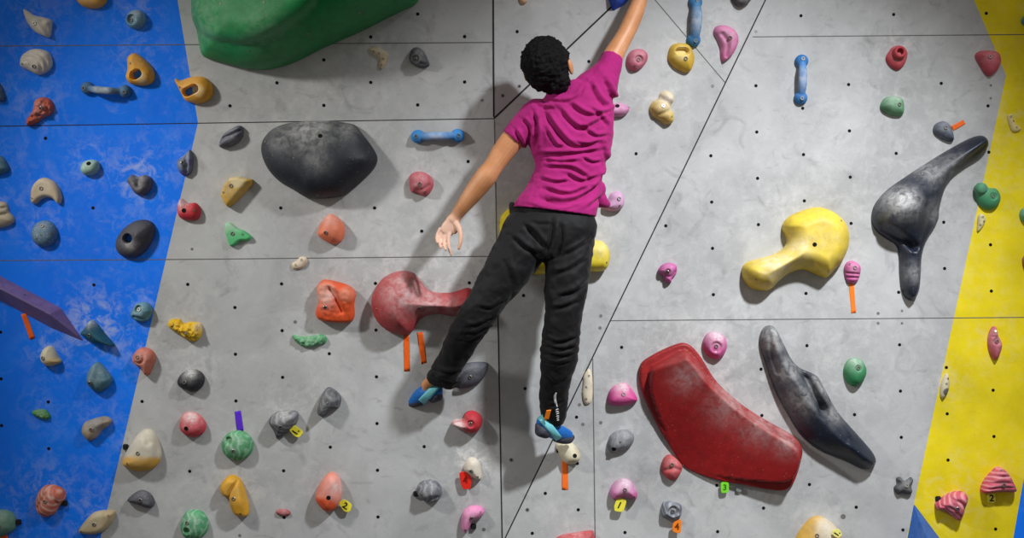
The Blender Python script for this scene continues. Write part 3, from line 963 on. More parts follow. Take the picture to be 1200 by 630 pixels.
for _lab, _pts, _fx, _gr in (
        ('pink frosted-looking striped hold tilted to the right, above the blue pyramid', [(338, 510), (335, 485), (365, 460), (405, 440), (445, 438), (462, 462), (452, 500), (430, 555), (400, 537), (365, 515)], [('b', 405, 500)],
         [[(345, 490), (395, 505), (435, 545)], [(380, 460), (425, 480), (448, 520)], [(340, 505), (380, 515), (425, 550)]]),
        ('pink frosted-looking striped hold upright like a peak near the right edge', [(519, 428), (535, 390), (560, 360), (590, 337), (622, 355), (645, 390), (661, 428), (650, 441), (600, 440), (532, 446)], [('b', 592, 405), ('s', 588, 348)],
         [[(535, 400), (590, 395), (645, 400)], [(560, 370), (620, 372)], [(525, 425), (590, 415), (655, 418)], [(530, 440), (590, 432), (650, 432)]])):
    hold('sloper_hold', _lab, 'X', _pts, .07, mh((206, 70, 98), (240, 176, 186), 'layers' if 'upright' in _lab else 'stripe', chalk=.5), _fx, feats=[('groove', g, 5, .012) for g in _gr], w=.03)
hold('foothold', 'small black four-lobed hold left of the blue pyramid', 'X',
     [(165, 425), (178, 405), (175, 385), (192, 379), (210, 394), (235, 380), (244, 395), (236, 415), (240, 440), (225, 452), (200, 446), (178, 450)], .032, mh((58, 60, 66)), [('b', 210, 412)])
hold('sloper_hold', 'large yellowish beige hold at the bottom edge right of centre', 'T',
     [(320, 640), (345, 590), (380, 550), (410, 538), (440, 545), (475, 570), (500, 600), (510, 640), (480, 690), (340, 690)], .065, mh((208, 164, 66), (206, 184, 140), 'tint'), [('b', 397, 610)], tint=[(440, 590, 50, .9)], chalk=[(450, 590, 55, .7)])

# ---- bar holds (two feet bolted to the wall and a raised grip)
def bar_hold(label, ends, rpx, mid, mat, top=.052):
    c = ((ends[0][0] + ends[1][0]) / 2, (ends[0][1] + ends[1][1]) / 2)
    o, u, v, n, pl = frame(*c)
    M = frame_matrix(o, u, v, n)

    def lc(q):
        w = hit(q[0], q[1], pl) - o
        return Vector((w.dot(u), w.dot(v), 0))
    a, b = lc(ends[0]), lc(ends[1])
    d = (b - a).normalized()
    sd = Vector((-d.y, d.x, 0))
    Z = Vector((0, 0, 1))
    R = rpx / 270.0
    r = mid / 270.0
    s = Soup()
    for e in (a, b):
        s.ellipsoid(e + Z * .006, d * R, sd * R, Z * .030)
    secs = []
    for t, h, k in ((0, .014, .9), (.12, .024, .85), (.3, top - r * .9, 1.0), (.5, top - r * .8, 1.0), (.7, top - r * .9, 1.0), (.88, .024, .85), (1, .014, .9)):
        p = a.lerp(b, t) + Z * h
        secs.append((p, sd * r * k, Z * r * k * 1.0))
    s.loft(secs, n=16)
    me = remesh(s.mesh('x'), .0028, 5, 'hold_body')
    X = np.array([v.co[:] for v in me.vertices])
    at = me.attributes.new('chalk', 'FLOAT', 'POINT')
    m = np.array(a.lerp(b, .5))
    at.data.foreach_set('value', (.6 * np.exp(-np.sum((X[:, :2] - m[:2]) ** 2, 1) / (.3 * (b - a).length) ** 2)).astype(np.float32))
    t = thing('bar_hold', label, 'climbing hold', M)
    link('hold_body', me, mat, t)
    for e in (a, b):
        k = bpy.data.objects.new('bolt', ME_BOLT)
        COL.objects.link(k)
        k.parent = t
        k.location = e + Z * .0345 + (e - (a + b) / 2).normalized() * .006
    return t


bar_hold('dusty blue bar hold on the blue panel beneath the yellow jug', ((103, 103), (147, 107)), 7.5, 4.2, mh((66, 112, 148)), .06)
bar_hold('bright blue horizontal bar hold on grey left of the climber', ((490, 160), (536, 159)), 8, 4.6, mh((44, 134, 206)))
bar_hold('blue upright bar hold cut by the top edge above the yellow oval jug', ((814, 3), (812, 47)), 8.5, 6.5, mh((46, 118, 170)))
bar_hold('blue upright bar hold alone on the upper right grey wall', ((939, 72), (938, 115)), 8, 5, mh((40, 120, 190)))

# ---- big fibreglass volumes
VOL = 'climbing volume'
hold('climbing_volume', 'huge dark green rounded volume at the top of the wall', 'E',
     [(90, -250), (98, -60), (98, 60), (108, 105), (122, 140), (138, 225), (155, 262), (220, 285), (330, 312), (420, 322), (500, 312), (590, 280), (720, 215), (870, 150), (1000, 85), (1075, 48), (1140, 8), (1150, -100), (1100, -230), (900, -320), (400, -330)], .26,
     mh((8, 138, 68), rough=.5, grain=.2, chalk=.6), [('s', 292, 20), ('s', 493, 14), ('s', 668, 155), ('s', 900, 60), ('s', 400, 228)], cat=VOL, pname='shell', n=150, dens=60,
     w=.2, p=1.6, feats=[('slope', .5, -.1), ('step', [(108, -200), (112, 60), (140, 125), (200, 165), (300, 188), (400, 194), (500, 172), (600, 120), (700, 40), (760, -60), (740, -200), (500, -270), (200, -270)], .05, .05)],
     chalk=[(200, 60, 120, .3), (180, 130, 70, .35), (480, 120, 120, .25), (140, 210, 30, .4)], wallchalk=0, edge=.006)
hold('climbing_volume', 'dull red club-shaped volume with its handle end behind the left leg', 'K',
     [(60, 215), (70, 165), (105, 110), (150, 80), (200, 67), (250, 75), (285, 110), (315, 150), (350, 165), (420, 168), (470, 155), (505, 145), (535, 160), (550, 190), (545, 230), (515, 262), (480, 275), (430, 276), (380, 267), (330, 270), (285, 290), (260, 330), (240, 355), (205, 362), (160, 355), (110, 325), (75, 280)], .12,
     mh((172, 42, 48), rough=.55, grain=.3), [('b', 288, 228), ('s', 90, 238)], cat=VOL, pname='shell', n=130, dens=64, p=1.7, feats=[('groove', [(270, 95), (310, 150)], 26, .02)],
     chalk=[(230, 160, 110, .45), (330, 210, 70, .45), (420, 230, 60, .3), (250, 90, 40, .3)])
hold('climbing_volume', 'bright yellow rounded volume mostly hidden behind the hips', '-',
     [(586, 262), (589, 251), (604, 244), (650, 256), (690, 278), (706, 283), (713, 295), (711, 311), (701, 318), (660, 318), (622, 321), (604, 306), (588, 282)], .085,
     mh((228, 204, 24), rough=.5, grain=.25), [('s', 705, 306)], cat=VOL, pname='shell', n=90, dens=36, w=.05, chalk=[(700, 287, 14, .4)])
hold('climbing_volume', 'very large red curved volume with a flat rim', '-',
     [(748.4, 434.6), (751.7, 424.4), (762, 417), (777, 409), (795, 402), (804, 402), (813, 408), (823, 421), (840, 447), (868.6, 473), (897, 491.4), (923, 506), (934, 515), (939.4, 526), (938.6, 536), (933, 556), (927, 568), (917, 574), (897, 572.5), (868, 567), (840, 562), (811, 552), (799, 543.5), (788.6, 528), (774, 505), (763, 484), (754, 464), (749.5, 450)], .022,
     mh((158, 26, 28), rough=.5, grain=.15, chalk=.8), [], cat=VOL, pname='shell', n=190, dens=100, w=.008, edge=.006,
     feats=[('step', [(760, 437), (764, 429), (780, 420), (796, 411), (803, 411), (812, 420), (832, 446), (862, 473), (893, 494), (917, 508), (930, 518), (934.5, 529), (932, 545), (925, 558), (914, 563), (890, 562), (860, 559), (830, 554), (806, 545), (795, 530), (780, 506), (769, 482), (761, 458)], .13, .17), ('cut', (868, 466), .150, .24, .30)],
     chalk=[(800, 440, 18, .35), (850, 470, 24, .4), (885, 495, 22, .4), (915, 513, 16, .45)])
hold('climbing_volume', 'black three-armed volume with a domed belly near the yellow panel', '-',
     [(1021, 258), (1024, 241), (1038, 223.6), (1061, 207), (1084, 192), (1109, 176.6), (1132, 164), (1146, 159), (1153.5, 161), (1157, 168), (1155, 175.4), (1146, 184), (1132, 193), (1117, 204.6), (1109, 216), (1104, 228.7), (1100, 244), (1098, 259), (1089, 274), (1082.5, 288), (1079, 302), (1078, 320), (1076, 340), (1070, 351), (1062, 350), (1056, 339), (1053.5, 318), (1053, 300), (1050, 288), (1040, 281), (1027, 271)], .075,
     mh((26, 35, 52), rough=.4, grain=.4, chalk=.95), [('s', 1074, 205), ('s', 1071, 345)], cat=VOL, pname='shell', n=150, dens=84, p=1.8, w=.05,
     feats=[('groove', [(1031, 272), (1028.5, 256), (1036, 238), (1046, 226)], 2.2, .016), ('groove', [(1031, 270), (1043, 277), (1056, 284), (1066, 290)], 4.5, .045), ('groove', [(1112, 202), (1128, 190), (1148, 173)], 3.5, .02), ('groove', [(1065.5, 300), (1066, 325), (1065.5, 342)], 3, .012), ('bump', (1050, 246), 24, .085), ('bump', (1070, 225), 20, .03), ('ridge', [(1090, 210), (1120, 188), (1148, 168)], 7, .012), ('groove', [(1104, 232), (1085, 262), (1078, 285)], 9, .02)],
     chalk=[(1048, 240, 17, .95), (1085, 200, 20, .4), (1110, 195, 16, .3), (1065, 320, 12, .35), (1090, 250, 14, .3)])
hold('climbing_volume', 'yellow club-shaped volume on the right grey wall', '-',
     [(868.8, 319), (870.5, 311.4), (877, 306), (886, 303.6), (903.5, 298.6), (917, 290.5), (920.8, 279.5), (916, 265.5), (924, 254), (941.6, 246), (959.4, 242.7), (977, 249), (990, 262), (994, 277), (992.4, 292), (985, 307.5), (978, 315), (968, 325), (959, 323), (941.6, 316), (926, 319.5), (913.7, 328), (903.5, 338), (894.6, 340.6), (880.6, 338), (871.7, 329)], .12,
     mh((232, 202, 50), rough=.5, grain=.2, chalk=.7), [('k', 947, 288), ('s', 881, 328), ('s', 980, 260)], cat=VOL, pname='shell', n=130, dens=70, p=1.8, w=.075,
     feats=[('ridge', [(900, 315), (930, 297)], 8, .014)], chalk=[(905, 312, 22, .85), (932, 292, 18, .7), (960, 280, 30, .25)])
hold('climbing_volume', 'long black volume with two ridges right of the red volume', '-',
     [(890, 401.6), (891, 390), (896, 382.5), (904, 381), (910.5, 387.6), (918.7, 404), (927.6, 421), (937.8, 431), (951.7, 437), (959, 442), (965, 453), (980, 480), (995.7, 499), (1011, 516), (1022.5, 530), (1026, 540), (1021, 547.6), (1008.6, 548.6), (988.6, 539), (963, 529), (945.7, 517), (934, 504), (922, 484), (911, 464), (904, 447), (898, 430)], .1,
     mh((26, 35, 52), rough=.4, grain=.4, chalk=.95), [('s', 959, 526), ('s', 1021, 542), ('s', 980, 484)], cat=VOL, pname='shell', n=150, dens=84, p=1.7,
     feats=[('groove', [(938, 430), (944, 446), (951, 462), (960, 478)], 6, .058), ('groove', [(899, 392), (901, 415), (908, 436)], 2.5, .012), ('ridge', [(905, 392), (922, 430), (940, 468), (968, 500), (1005, 535)], 7, .014), ('ridge', [(955, 445), (970, 475), (990, 505)], 7, .012), ('groove', [(958, 478), (985, 512)], 5, .012)],
     chalk=[(902, 395, 16, .7), (920, 432, 18, .45), (935, 465, 18, .4), (960, 452, 15, .55), (975, 480, 14, .4)])


def poly_volume(name, label, V, F, mat, center, fix=(), bev=.006):
    o, u, v, n, pl = frame(*center)
    M = frame_matrix(o, u, v, n)
    P = []
    for q in V:
        w = hit(q[0], q[1], (pl[0] + n * q[2], n)) - o
        P.append((w.dot(u), w.dot(v), q[2]))
    bm = bmesh.new()
    vs = [bm.verts.new(p) for p in P]
    for f in F:
        bm.faces.new([vs[i] for i in f])
    bmesh.ops.recalc_face_normals(bm, faces=bm.faces)
    bmesh.ops.bevel(bm, geom=[e for e in bm.edges if max(x.co.z for x in e.verts) > .01], offset=bev, segments=2, affect='EDGES', profile=.6)
    me = bpy.data.meshes.new('shell')
    bm.to_mesh(me)
    bm.free()
    X = np.array([x.co[:] for x in me.vertices])
    at = me.attributes.new('chalk', 'FLOAT', 'POINT')
    at.data.foreach_set('value', np.clip((X[:, 2] - .07) * 4, 0, .14).astype(np.float32))
    t = thing(name, label, VOL, M)
    link('shell', me, mat, t, smooth=False)
    bv = BVHTree.FromPolygons([x.co[:] for x in me.vertices], [p.vertices[:] for p in me.polygons])
    for f in fix:
        w = hit(f[1], f[2], pl) - o
        h, nn, _, _ = bv.ray_cast(Vector((w.dot(u), w.dot(v), 1)), Vector((0, 0, -1)))
        if h is None:
            continue
        k = bpy.data.objects.new(FIX[f[0]][0], FIX[f[0]][1])
        COL.objects.link(k)
        k.parent = t
        k.location = h
        k.rotation_euler = Vector((0, 0, 1)).rotation_difference(nn).to_euler()
    return t


poly_volume('climbing_volume', 'long purple faceted wedge volume on the left blue panel',
            [(-70, 330, 0), (-60, 285, 0), (0, 323, 0), (72, 361, 0), (98.5, 400, 0), (60, 384, 0), (0, 352, 0), (-50, 322, .085), (2, 339, .09), (58, 368, .085)],
            [(1, 2, 8, 7), (2, 3, 9, 8), (3, 4, 9), (4, 5, 9), (5, 6, 8, 9), (6, 0, 7, 8), (0, 1, 7), (0, 6, 5, 4, 3, 2, 1)], mh((132, 106, 154), rough=.5, grain=.3), (20, 355), [('b', 2, 339), ('s', 33, 344)])
poly_volume('climbing_volume', 'blue pyramid volume at the bottom edge on the yellow border',
            [(1071, 590, 0), (1052, 690, 0), (1146, 690, 0), (1098, 655, .17)], [(0, 1, 3), (1, 2, 3), (2, 0, 3), (0, 2, 1)], mh((38, 98, 182), rough=.5, grain=.2), (1090, 640))
poly_volume('climbing_volume', 'blue volume gripped by the raised right hand at the top edge',
            [(709, -14, 0), (718, 14, 0), (733, 6, 0), (760, -25, 0), (775, -70, 0), (735, -85, 0), (705, -60, 0), (722, 0, .06), (755, -45, .055), (725, -60, .07)],
            [(0, 1, 7), (1, 2, 7), (2, 3, 8, 7), (3, 4, 8), (4, 5, 9, 8), (5, 6, 9), (6, 0, 7, 9), (7, 8, 9), (6, 5, 4, 3, 2, 1, 0)], mh((26, 76, 196), rough=.5, grain=.2), (735, -30))

# ---- tape strips
def tape(label, q, c, lift=.0006):
    cx = sum(p[0] for p in q) / 4
    cy = sum(p[1] for p in q) / 4
    o, u, v, n, pl = frame(cx, cy)
    M = frame_matrix(o, u, v, n)
    P = []
    for p in q:
        w = hit(p[0], p[1], pl) - o
        P.append(Vector((w.dot(u), w.dot(v), 0)))
    # long strip with a slightly torn short end
    a0, a1, b1, b0 = P          # a0-a1 near end, b0-b1 far end
    nL, nW = 10, 5
    V, F = [], []
    for z in (lift, lift + .0008):
        for i in range(nL + 1):
            for j in range(nW + 1):
                t, s = i / nL, j / nW
                p = (a0.lerp(a1, s)).lerp(b0.lerp(b1, s), t)
                if i in (0, nL):
                    p = p + (P[3] - P[0]).normalized() * random.uniform(-.0015, .0015)
                V.append((p.x, p.y, z + .0006 * math.sin(t * 7 + cx)))
    k = (nL + 1) * (nW + 1)
    for i in range(nL):
        for j in range(nW):
            q0 = i * (nW + 1) + j
            F.append((q0, q0 + 1, q0 + nW + 2, q0 + nW + 1))
            F.append((k + q0, k + q0 + nW + 1, k + q0 + nW + 2, k + q0 + 1))
    for i in range(nL):
        for j in (0, nW):
            q0 = i * (nW + 1) + j
            F.append((q0, q0 + nW + 1, k + q0 + nW + 1, k + q0))
    for j in range(nW):
        for i in (0, nL):
            q0 = i * (nW + 1) + j
            F.append((q0, q0 + 1, k + q0 + 1, k + q0))
    me = recalc(me_from('tape_strip', V, F))
    m = bpy.data.materials.get('tape_%d_%d_%d' % c) or mat_plain('tape_%d_%d_%d' % c, c, .55, 0, .35, 120, .08, .2)
    ob = link('tape_strip', me, m)
    ob.matrix_world = M
    return tag(ob, label, 'tape')


OT = (232, 96, 18)
tape('orange tape strip hanging below the purple wedge on blue', [cv('C', p) for p in ((97, 268), (121, 263), (162, 376), (138, 385))], OT)
tape('purple tape strip above the green marbled hold', [cv('H', p) for p in ((262, 112), (288, 108), (299, 190), (272, 192))], (92, 44, 204))
tape('left, longer orange tape strip below the red club volume', [cv('K', p) for p in ((208, 366), (235, 362), (238, 528), (211, 532))], OT)
tape('right, shorter orange tape strip below the red club volume', [cv('K', p) for p in ((270, 352), (298, 348), (315, 492), (291, 497))], OT)
tape('orange tape strip hanging below the foothold under the climber', [cv('P', p) for p in ((64, 308), (88, 312), (90, 432), (65, 432))], (246, 112, 30))
tape('orange tape strip below the magenta striped oval hold', [cv('S', p) for p in ((609, 122), (631, 120), (642, 260), (620, 264))], (248, 124, 30))
tape('slanted orange tape strip right of the slate comma-shaped hold', [cv('U', p) for p in ((450, 582), (462, 604), (518, 572), (506, 553))], (238, 106, 32))
tape('orange tape scrap in the bottom left corner under the pale green hold', [cv('D', p) for p in ((0, 612), (30, 612), (34, 640), (-2, 640))], OT)


# ---- number tags
def num_tag(label, crop, q, c, text, rot, lift=.018, size=1.0, ink=(26, 24, 20), stem=None):
    P = [cv(crop, p) for p in q]
    cx = sum(p[0] for p in P) / len(P)
    cy = sum(p[1] for p in P) / len(P)
    o, u, v, n, pl = frame(cx, cy)
    M = frame_matrix(o + n * lift, u, v, n)
    L = []
    for p in P:
        w = hit(p[0], p[1], pl) - o
        L.append((w.dot(u), w.dot(v)))
    # rounded corners
    R = []
    k = len(L)
    for i in range(k):
        a, b, d = np.array(L[i - 1]), np.array(L[i]), np.array(L[(i + 1) % k])
        for t in np.linspace(0, 1, 5):
            p = b + (a - b) * .3
            e = b + (d - b) * .3
            R.append((1 - t) ** 2 * p + 2 * t * (1 - t) * b + t * t * e)
    m = len(R)
    # the tag is a loop of band: a face plate with a short stem back to the wall
    V = [(r[0], r[1], 0) for r in R] + [(r[0] * .96, r[1] * .96, .0022) for r in R]
    F = [tuple(range(m))[::-1], tuple(range(m, 2 * m))] + [(i, (i + 1) % m, (i + 1) % m + m, i + m) for i in range(m)]
    # stem
    top = max(range(m), key=lambda i: R[i][1])
    sx, sy = R[top] * .55
    b = len(V)
    for z in (-(stem or lift) + .0005, 0):
        for dx, dy in ((-.003, -.003), (.003, -.003), (.003, .003), (-.003, .003)):
            V.append((sx + dx, sy + dy, z))
    F += [(b, b + 1, b + 5, b + 4), (b + 1, b + 2, b + 6, b + 5), (b + 2, b + 3, b + 7, b + 6), (b + 3, b, b + 4, b + 7), (b + 3, b + 2, b + 1, b)]
    me = recalc(me_from('plate', V, F))
    t = thing('number_tag', label, 'tag', M)
    link('plate', me, mat_plain('tag_plastic', c, .45, 0, .45, 150, .1, .1), t, smooth=False)
    if text:
        fc = bpy.data.curves.new('numeral', 'FONT')
        fc.body = text
        fc.align_x = 'CENTER'
        fc.align_y = 'CENTER'
        fc.size = .042 * size
        fc.extrude = .0006
        fc.offset = .0009
        fo = bpy.data.objects.new('tmp', fc)
        COL.objects.link(fo)
        dg = bpy.context.evaluated_depsgraph_get()
        dg.update()
        tm = bpy.data.meshes.new_from_object(fo.evaluated_get(dg))
        bpy.data.objects.remove(fo)
        tm.name = 'numeral'
        x = link('numeral', tm, mat_plain('tag_ink', ink, .7, 0, .2, 100, .1, 0), t, smooth=False)
        x.location = (0, 0, .0026)
        x.rotation_euler = (0, 0, math.radians(rot))
    return t


YT = (236, 222, 60)
num_tag('yellow tag marked 1 beside the dark pointed shell-like hold', 'H', [(486, 178), (505, 160), (550, 190), (530, 215), (510, 208)], YT, '1.', 55, .02, .9)
num_tag('yellow tag marked 2 beside the salmon pink egg hold', 'H', [(690, 482), (713, 464), (748, 488), (738, 518), (715, 518)], YT, '2.', -35, .02, .85)
num_tag('yellow tag marked 1 hanging from the chalky pink hold', 'P', [(290, 458), (330, 470), (314, 520), (278, 516), (276, 495)], (236, 226, 70), '1', -25, .03, .95)
num_tag('orange tag marked 4 hanging from the slate square cup hold', 'P', [(516, 562), (552, 545), (549, 608), (514, 600)], (246, 132, 24), '4', 0, .03, .95, (120, 50, 10))
num_tag('red tag hanging from the white quarter-round hold', 'L', [(413, 356), (440, 352), (466, 376), (462, 425), (430, 426), (420, 400)], (226, 40, 26), '4', 10, .02, .95, (130, 20, 14))
num_tag('bright green tag marked 3 below the big red volume', 'P', [(712, 398), (747, 398), (746, 440), (714, 445)], (120, 214, 40), '3', 0, .02, .8, (40, 110, 10))
num_tag('small grey blank tag below the big red volume right of the green one', 'P', [(779, 420), (803, 418), (799, 440), (776, 437)], (120, 126, 128), '', 0, .012)
num_tag('pale yellow tag marked 1 on the large beige hold at the bottom edge', 'T', [(455, 585), (485, 580), (497, 605), (478, 618), (460, 608)], (240, 234, 130), '1.', 55, .074, .75, stem=.012)
num_tag('pale yellow tag marked 2 below the peak-like pink striped hold', 'X', [(545, 446), (580, 446), (578, 485), (546, 485)], (226, 216, 70), '2', 0, .012, .95)

# small black wedge blocks beside some holds
def block(label, q):
    cx, cy = q
    o, u, v, n, pl = frame(cx, cy)
    bm = bmesh.new()
    bmesh.ops.create_cube(bm, size=1)
    bmesh.ops.scale(bm, vec=(.024, .024, .016), verts=bm.verts)
    bmesh.ops.translate(bm, vec=(0, 0, .0075), verts=bm.verts)
    bmesh.ops.bevel(bm, geom=bm.edges[:], offset=.003, segments=2, affect='EDGES')
    for x in bm.verts:
        if x.co.z > .01:
            x.co.x *= .8
            x.co.y *= .85
    me = bpy.data.meshes.new('wall_plug')
    bm.to_mesh(me)
    bm.free()
    ob = link('rubber_plug', me, mat_plain('plug_rubber', (22, 22, 24), .75), smooth=False)
    ob.matrix_world = frame_matrix(o, u, v, n)
    tag(ob, label, 'plug')


block('small black plug left of the grey mottled ball hold', (487.5, 578))
block('small black plug at the lower right of the light pink bean hold', (555, 616))
block('small black plug left of the white and yellow hold', (147.5, 523))
block('small black plug right of the orange streaked hold', (76, 589))
block('small black plug right of the pale green corner hold', (22, 611))
block('small black plug above the left end of the tilted pink striped hold', (1099, 584))
block('small black plug left of the foothold under the climber', (655, 527))
# ================================================================== WALLS
def wall_mat(name, c, dirt=.5, chalk=1.0, scuff=(92, 90, 88), low=.80):
    m, nt, b = new_mat(name)
    tc = nd(nt, 'ShaderNodeTexCoord').outputs['Object']
    base = lin(c)
    n1 = noise_tex(nt, tc, 2.6, 6, .62, .4)
    lo = tuple(v * low for v in base[:3]) + (1,)
    hi = tuple(min(1, v * 1.13) for v in base[:3]) + (1,)
    col = mixc(nt, ramp(nt, n1, .32, .68), lo, hi)
    n2 = noise_tex(nt, tc, 11, 7, .7, .8)
    col = mixc(nt, ramp(nt, n2, .56, .74, 0, .28 * chalk), col, CHALK)
    n3 = noise_tex(nt, tc, 7.3, 5, .62, 1.6)
    col = mixc(nt, ramp(nt, n3, .56, .74, 0, .6 * dirt), col, lin(scuff))
    # short scuffs
    mp = nd(nt, 'ShaderNodeMapping')
    mp.inputs['Scale'].default_value = (6, 6, 16)
    mp.inputs['Rotation'].default_value = (0, .5, 0)
    nt.links.new(tc, mp.inputs['Vector'])
    n4 = noise_tex(nt, mp.outputs[0], 1.6, 3, .5, .6)
    col = mixc(nt, ramp(nt, n4, .66, .76, 0, .5 * dirt), col, lin(scuff))
    spk = noise_tex(nt, tc, 95, 2, .5)
    col = mixc(nt, ramp(nt, spk, .70, .78, 0, .25), col, lin(scuff))
    ck = mth(nt, 'MULTIPLY', attr(nt, 'chalk'), ramp(nt, noise_tex(nt, tc, 19, 7, .72, .5), 0.46, .62), True)
    col = mixc(nt, mth(nt, 'MULTIPLY', ck, min(.9, .35 + .7 * chalk)), col, CHALK)
    nt.links.new(col, b.inputs['Base Color'])
    b.inputs['Roughness'].default_value = .7
    b.inputs['Specular IOR Level'].default_value = .3
    bump(nt, b, noise_tex(nt, tc, 140, 4, .65), .25, .0015)
    return m


M_GREY = wall_mat('wall_grey_paint', GREYC, .55, .8)
M_BLUE = wall_mat('wall_blue_paint', BLUEC, .15, .38, (6, 84, 190), .9)
M_YEL = wall_mat('wall_yellow_paint', YELC, .28, .3, (170, 140, 20))
M_SEAM = mat_plain('seam_gap', (44, 42, 42), .8, 0, .2, 60, .2, 0)
M_SEAM2 = mat_plain('seam_line', (104, 102, 100), .8, 0, .2, 60, .2, 0)
M_RING = mat_plain('screw_head', (128, 126, 122), .5, .3, .4, 90, .2, 0)
WM = [M_GREY, M_BLUE, M_YEL, M_SEAM, M_DARK, M_SEAM2, M_RING]


def build_wall(name, polys, seams, dots, rings=()):
    """polys: (plane, [(px,py)...], slot)"""
    bm = bmesh.new()
    for pl, P, slot in polys:
        f = bm.faces.new([bm.verts.new(hit(x, y, pl)) for x, y in P])
        f.material_index = slot
    bmesh.ops.remove_doubles(bm, verts=bm.verts, dist=.0004)
    xsv = [v.co.x for v in bm.verts]
    zsv = [v.co.z for v in bm.verts]
    st = .032
    x = math.floor(min(xsv) / st) * st
    while x < max(xsv):
        bmesh.ops.bisect_plane(bm, geom=bm.verts[:] + bm.edges[:] + bm.faces[:], plane_co=(x, 0, 0), plane_no=(1, 0, 0))
        x += st
    z = max(math.floor(min(zsv) / st) * st, .6)
    while z < max(zsv):
        bmesh.ops.bisect_plane(bm, geom=bm.verts[:] + bm.edges[:] + bm.faces[:], plane_co=(0, 0, z), plane_no=(0, 0, 1))
        z += st
    bmesh.ops.recalc_face_normals(bm, faces=bm.faces)
    for f in bm.faces:
        if f.normal.y > 0:
            f.normal_flip()
    X = np.array([v.co[:] for v in bm.verts])
    ck = np.zeros(len(X))
    for c, r, a in WALL_CHALK:
        ck = np.maximum(ck, a * np.exp(-np.sum((X - np.array(c)) ** 2, 1) / r ** 2))
    nv = len(X)
    # grooves between panels and T-nut holes, set into the face
    for pl, P, wpx, slot in seams:
        for p, q in zip(P[:-1], P[1:]):
            A, B = hit(p[0], p[1], pl), hit(q[0], q[1], pl)
            t = (B - A).normalized()
            s = t.cross(pl[1]).normalized() * (wpx / 540.0)
            o = pl[1] * .0007
            f = bm.faces.new([bm.verts.new(k) for k in (A - s + o, B - s + o, B + s + o, A + s + o)])
            f.material_index = slot
            if f.normal.y > 0:
                f.normal_flip()
    for (x, y, r, slot, lift) in list(dots) + list(rings):
        pl = facet(x, y)
        o, u, v, n, _ = frame(x, y, pl)
        R = r / 270.0
        f = bm.faces.new([bm.verts.new(o + n * lift + u * (R * math.cos(a * math.pi / 7)) + v * (R * math.sin(a * math.pi / 7))) for a in range(14)])
        f.material_index = slot
        f.normal_update()
        if f.normal.y > 0:
            f.normal_flip()
    me = bpy.data.meshes.new(name)
    bm.to_mesh(me)
    bm.free()
    at = me.attributes.new('chalk', 'FLOAT', 'POINT')
    full = np.zeros(len(me.vertices))
    full[:nv] = ck
    at.data.foreach_set('value', full.astype(np.float32))
    ob = link(name, me, WM, smooth=False)
    ob['kind'] = 'structure'
    return ob


TOPY, BOTY = -250, 905
# ---- T-nut grid
dots_l, dots_m, dots_r = [], [], []
rng = random.Random(3)


def dot(lst, x, y):
    lst.append((x, y, 1.95, 4, .0006))


for i in range(-8, 9):
    for j in range(-8, 24):
        # lower left field (below the seam at y=302)
        if (i + j) % 2 == 0:
            y = 333 + 27.35 * j - .3 * i
            x = 220 + 55 * i + .011 * (y - 333)
            if 309 < y < 640 and -10 < x < 578 and rng.random() < (.97 if x > 190 else .62):
                dot(dots_l, x, y)
            y = 243.5 + 27.2 * j
            x = 329 + 55 * i + .008 * (y - 243)
            if 152 < y < 296 and -10 < x < 574 and (i % 2 == 0) == (j % 2 == 0) and rng.random() < (.95 if x > 250 else .6):
                dot(dots_l, x, y)
            y = 97 + 26.6 * j - .25 * i
            x = 324.5 + 55 * i
            if -200 < y < 136 and -10 < x < 572 and rng.random() < (.95 if x > 250 else .2):
                dot(dots_l, x, y)
for i in range(-4, 12):
    for j in range(-16, 16):
        if (i + j) % 2:
            continue
        y = 236.6 + 27.1 * j - .7 * i if j <= 4 else 405.7 + 27.1 * (j - 6) - .5 * i
        if j in (5, -7):
            continue
        x = 834 + 54.3 * i + .018 * (y - 236)
        if -200 < y < 640 and x < 1290 and facet(x, y) is PL_R and facet(x - 9, y) is PL_R:
            dot(dots_r, x, y)
for p in ((745.4, 180), (606, 37), (690, 72), (613.5, 346), (615.3, 455), (639, 577.7), (641, 400), (720, 232)):
    dot(dots_m, *p)
rings_l = [(225, 291.6, 1.6, 6, .0007), (346, 377, 2, 6, .0007), (565, 117.5, 1.7, 6, .0007), (281, 627, 1.8, 6, .0007), (567, 620, 2.2, 6, .0007)]
rings_m = [(608.5, 101, 2.2, 6, .0006), (589, 112, 2.2, 6, .0006), (835, 101, 2, 6, .0006), (704, 370, 2, 6, .0006), (703, 384, 2, 6, .0006), (599, 538.5, 2.4, 6, .0006), (618, 597, 2.4, 6, .0006)]
for p in rings_m[:2] + rings_m[5:]:
    rings_m.append((p[0], p[1], 1.0, 4, .0011))
rings_r = [(679, 474, 2, 6, .0006), (683, 497, 2, 6, .0006), (704, 495, 2, 6, .0006), (886, 37, 1.8, 6, .0006), (1029, 367, 1.8, 6, .0006), (1029, 378.5, 1.8, 6, .0006), (1057, 364, 1.5, 6, .0006), (1057, 378.5, 1.5, 6, .0006),
           (988, 605, 3, 6, .0006), (1161, 100, 1.6, 6, .0006), (1161, 115, 1.6, 6, .0006)]


def blue_x(y):
    return 232 - (y - 145) * 114 / 485.0


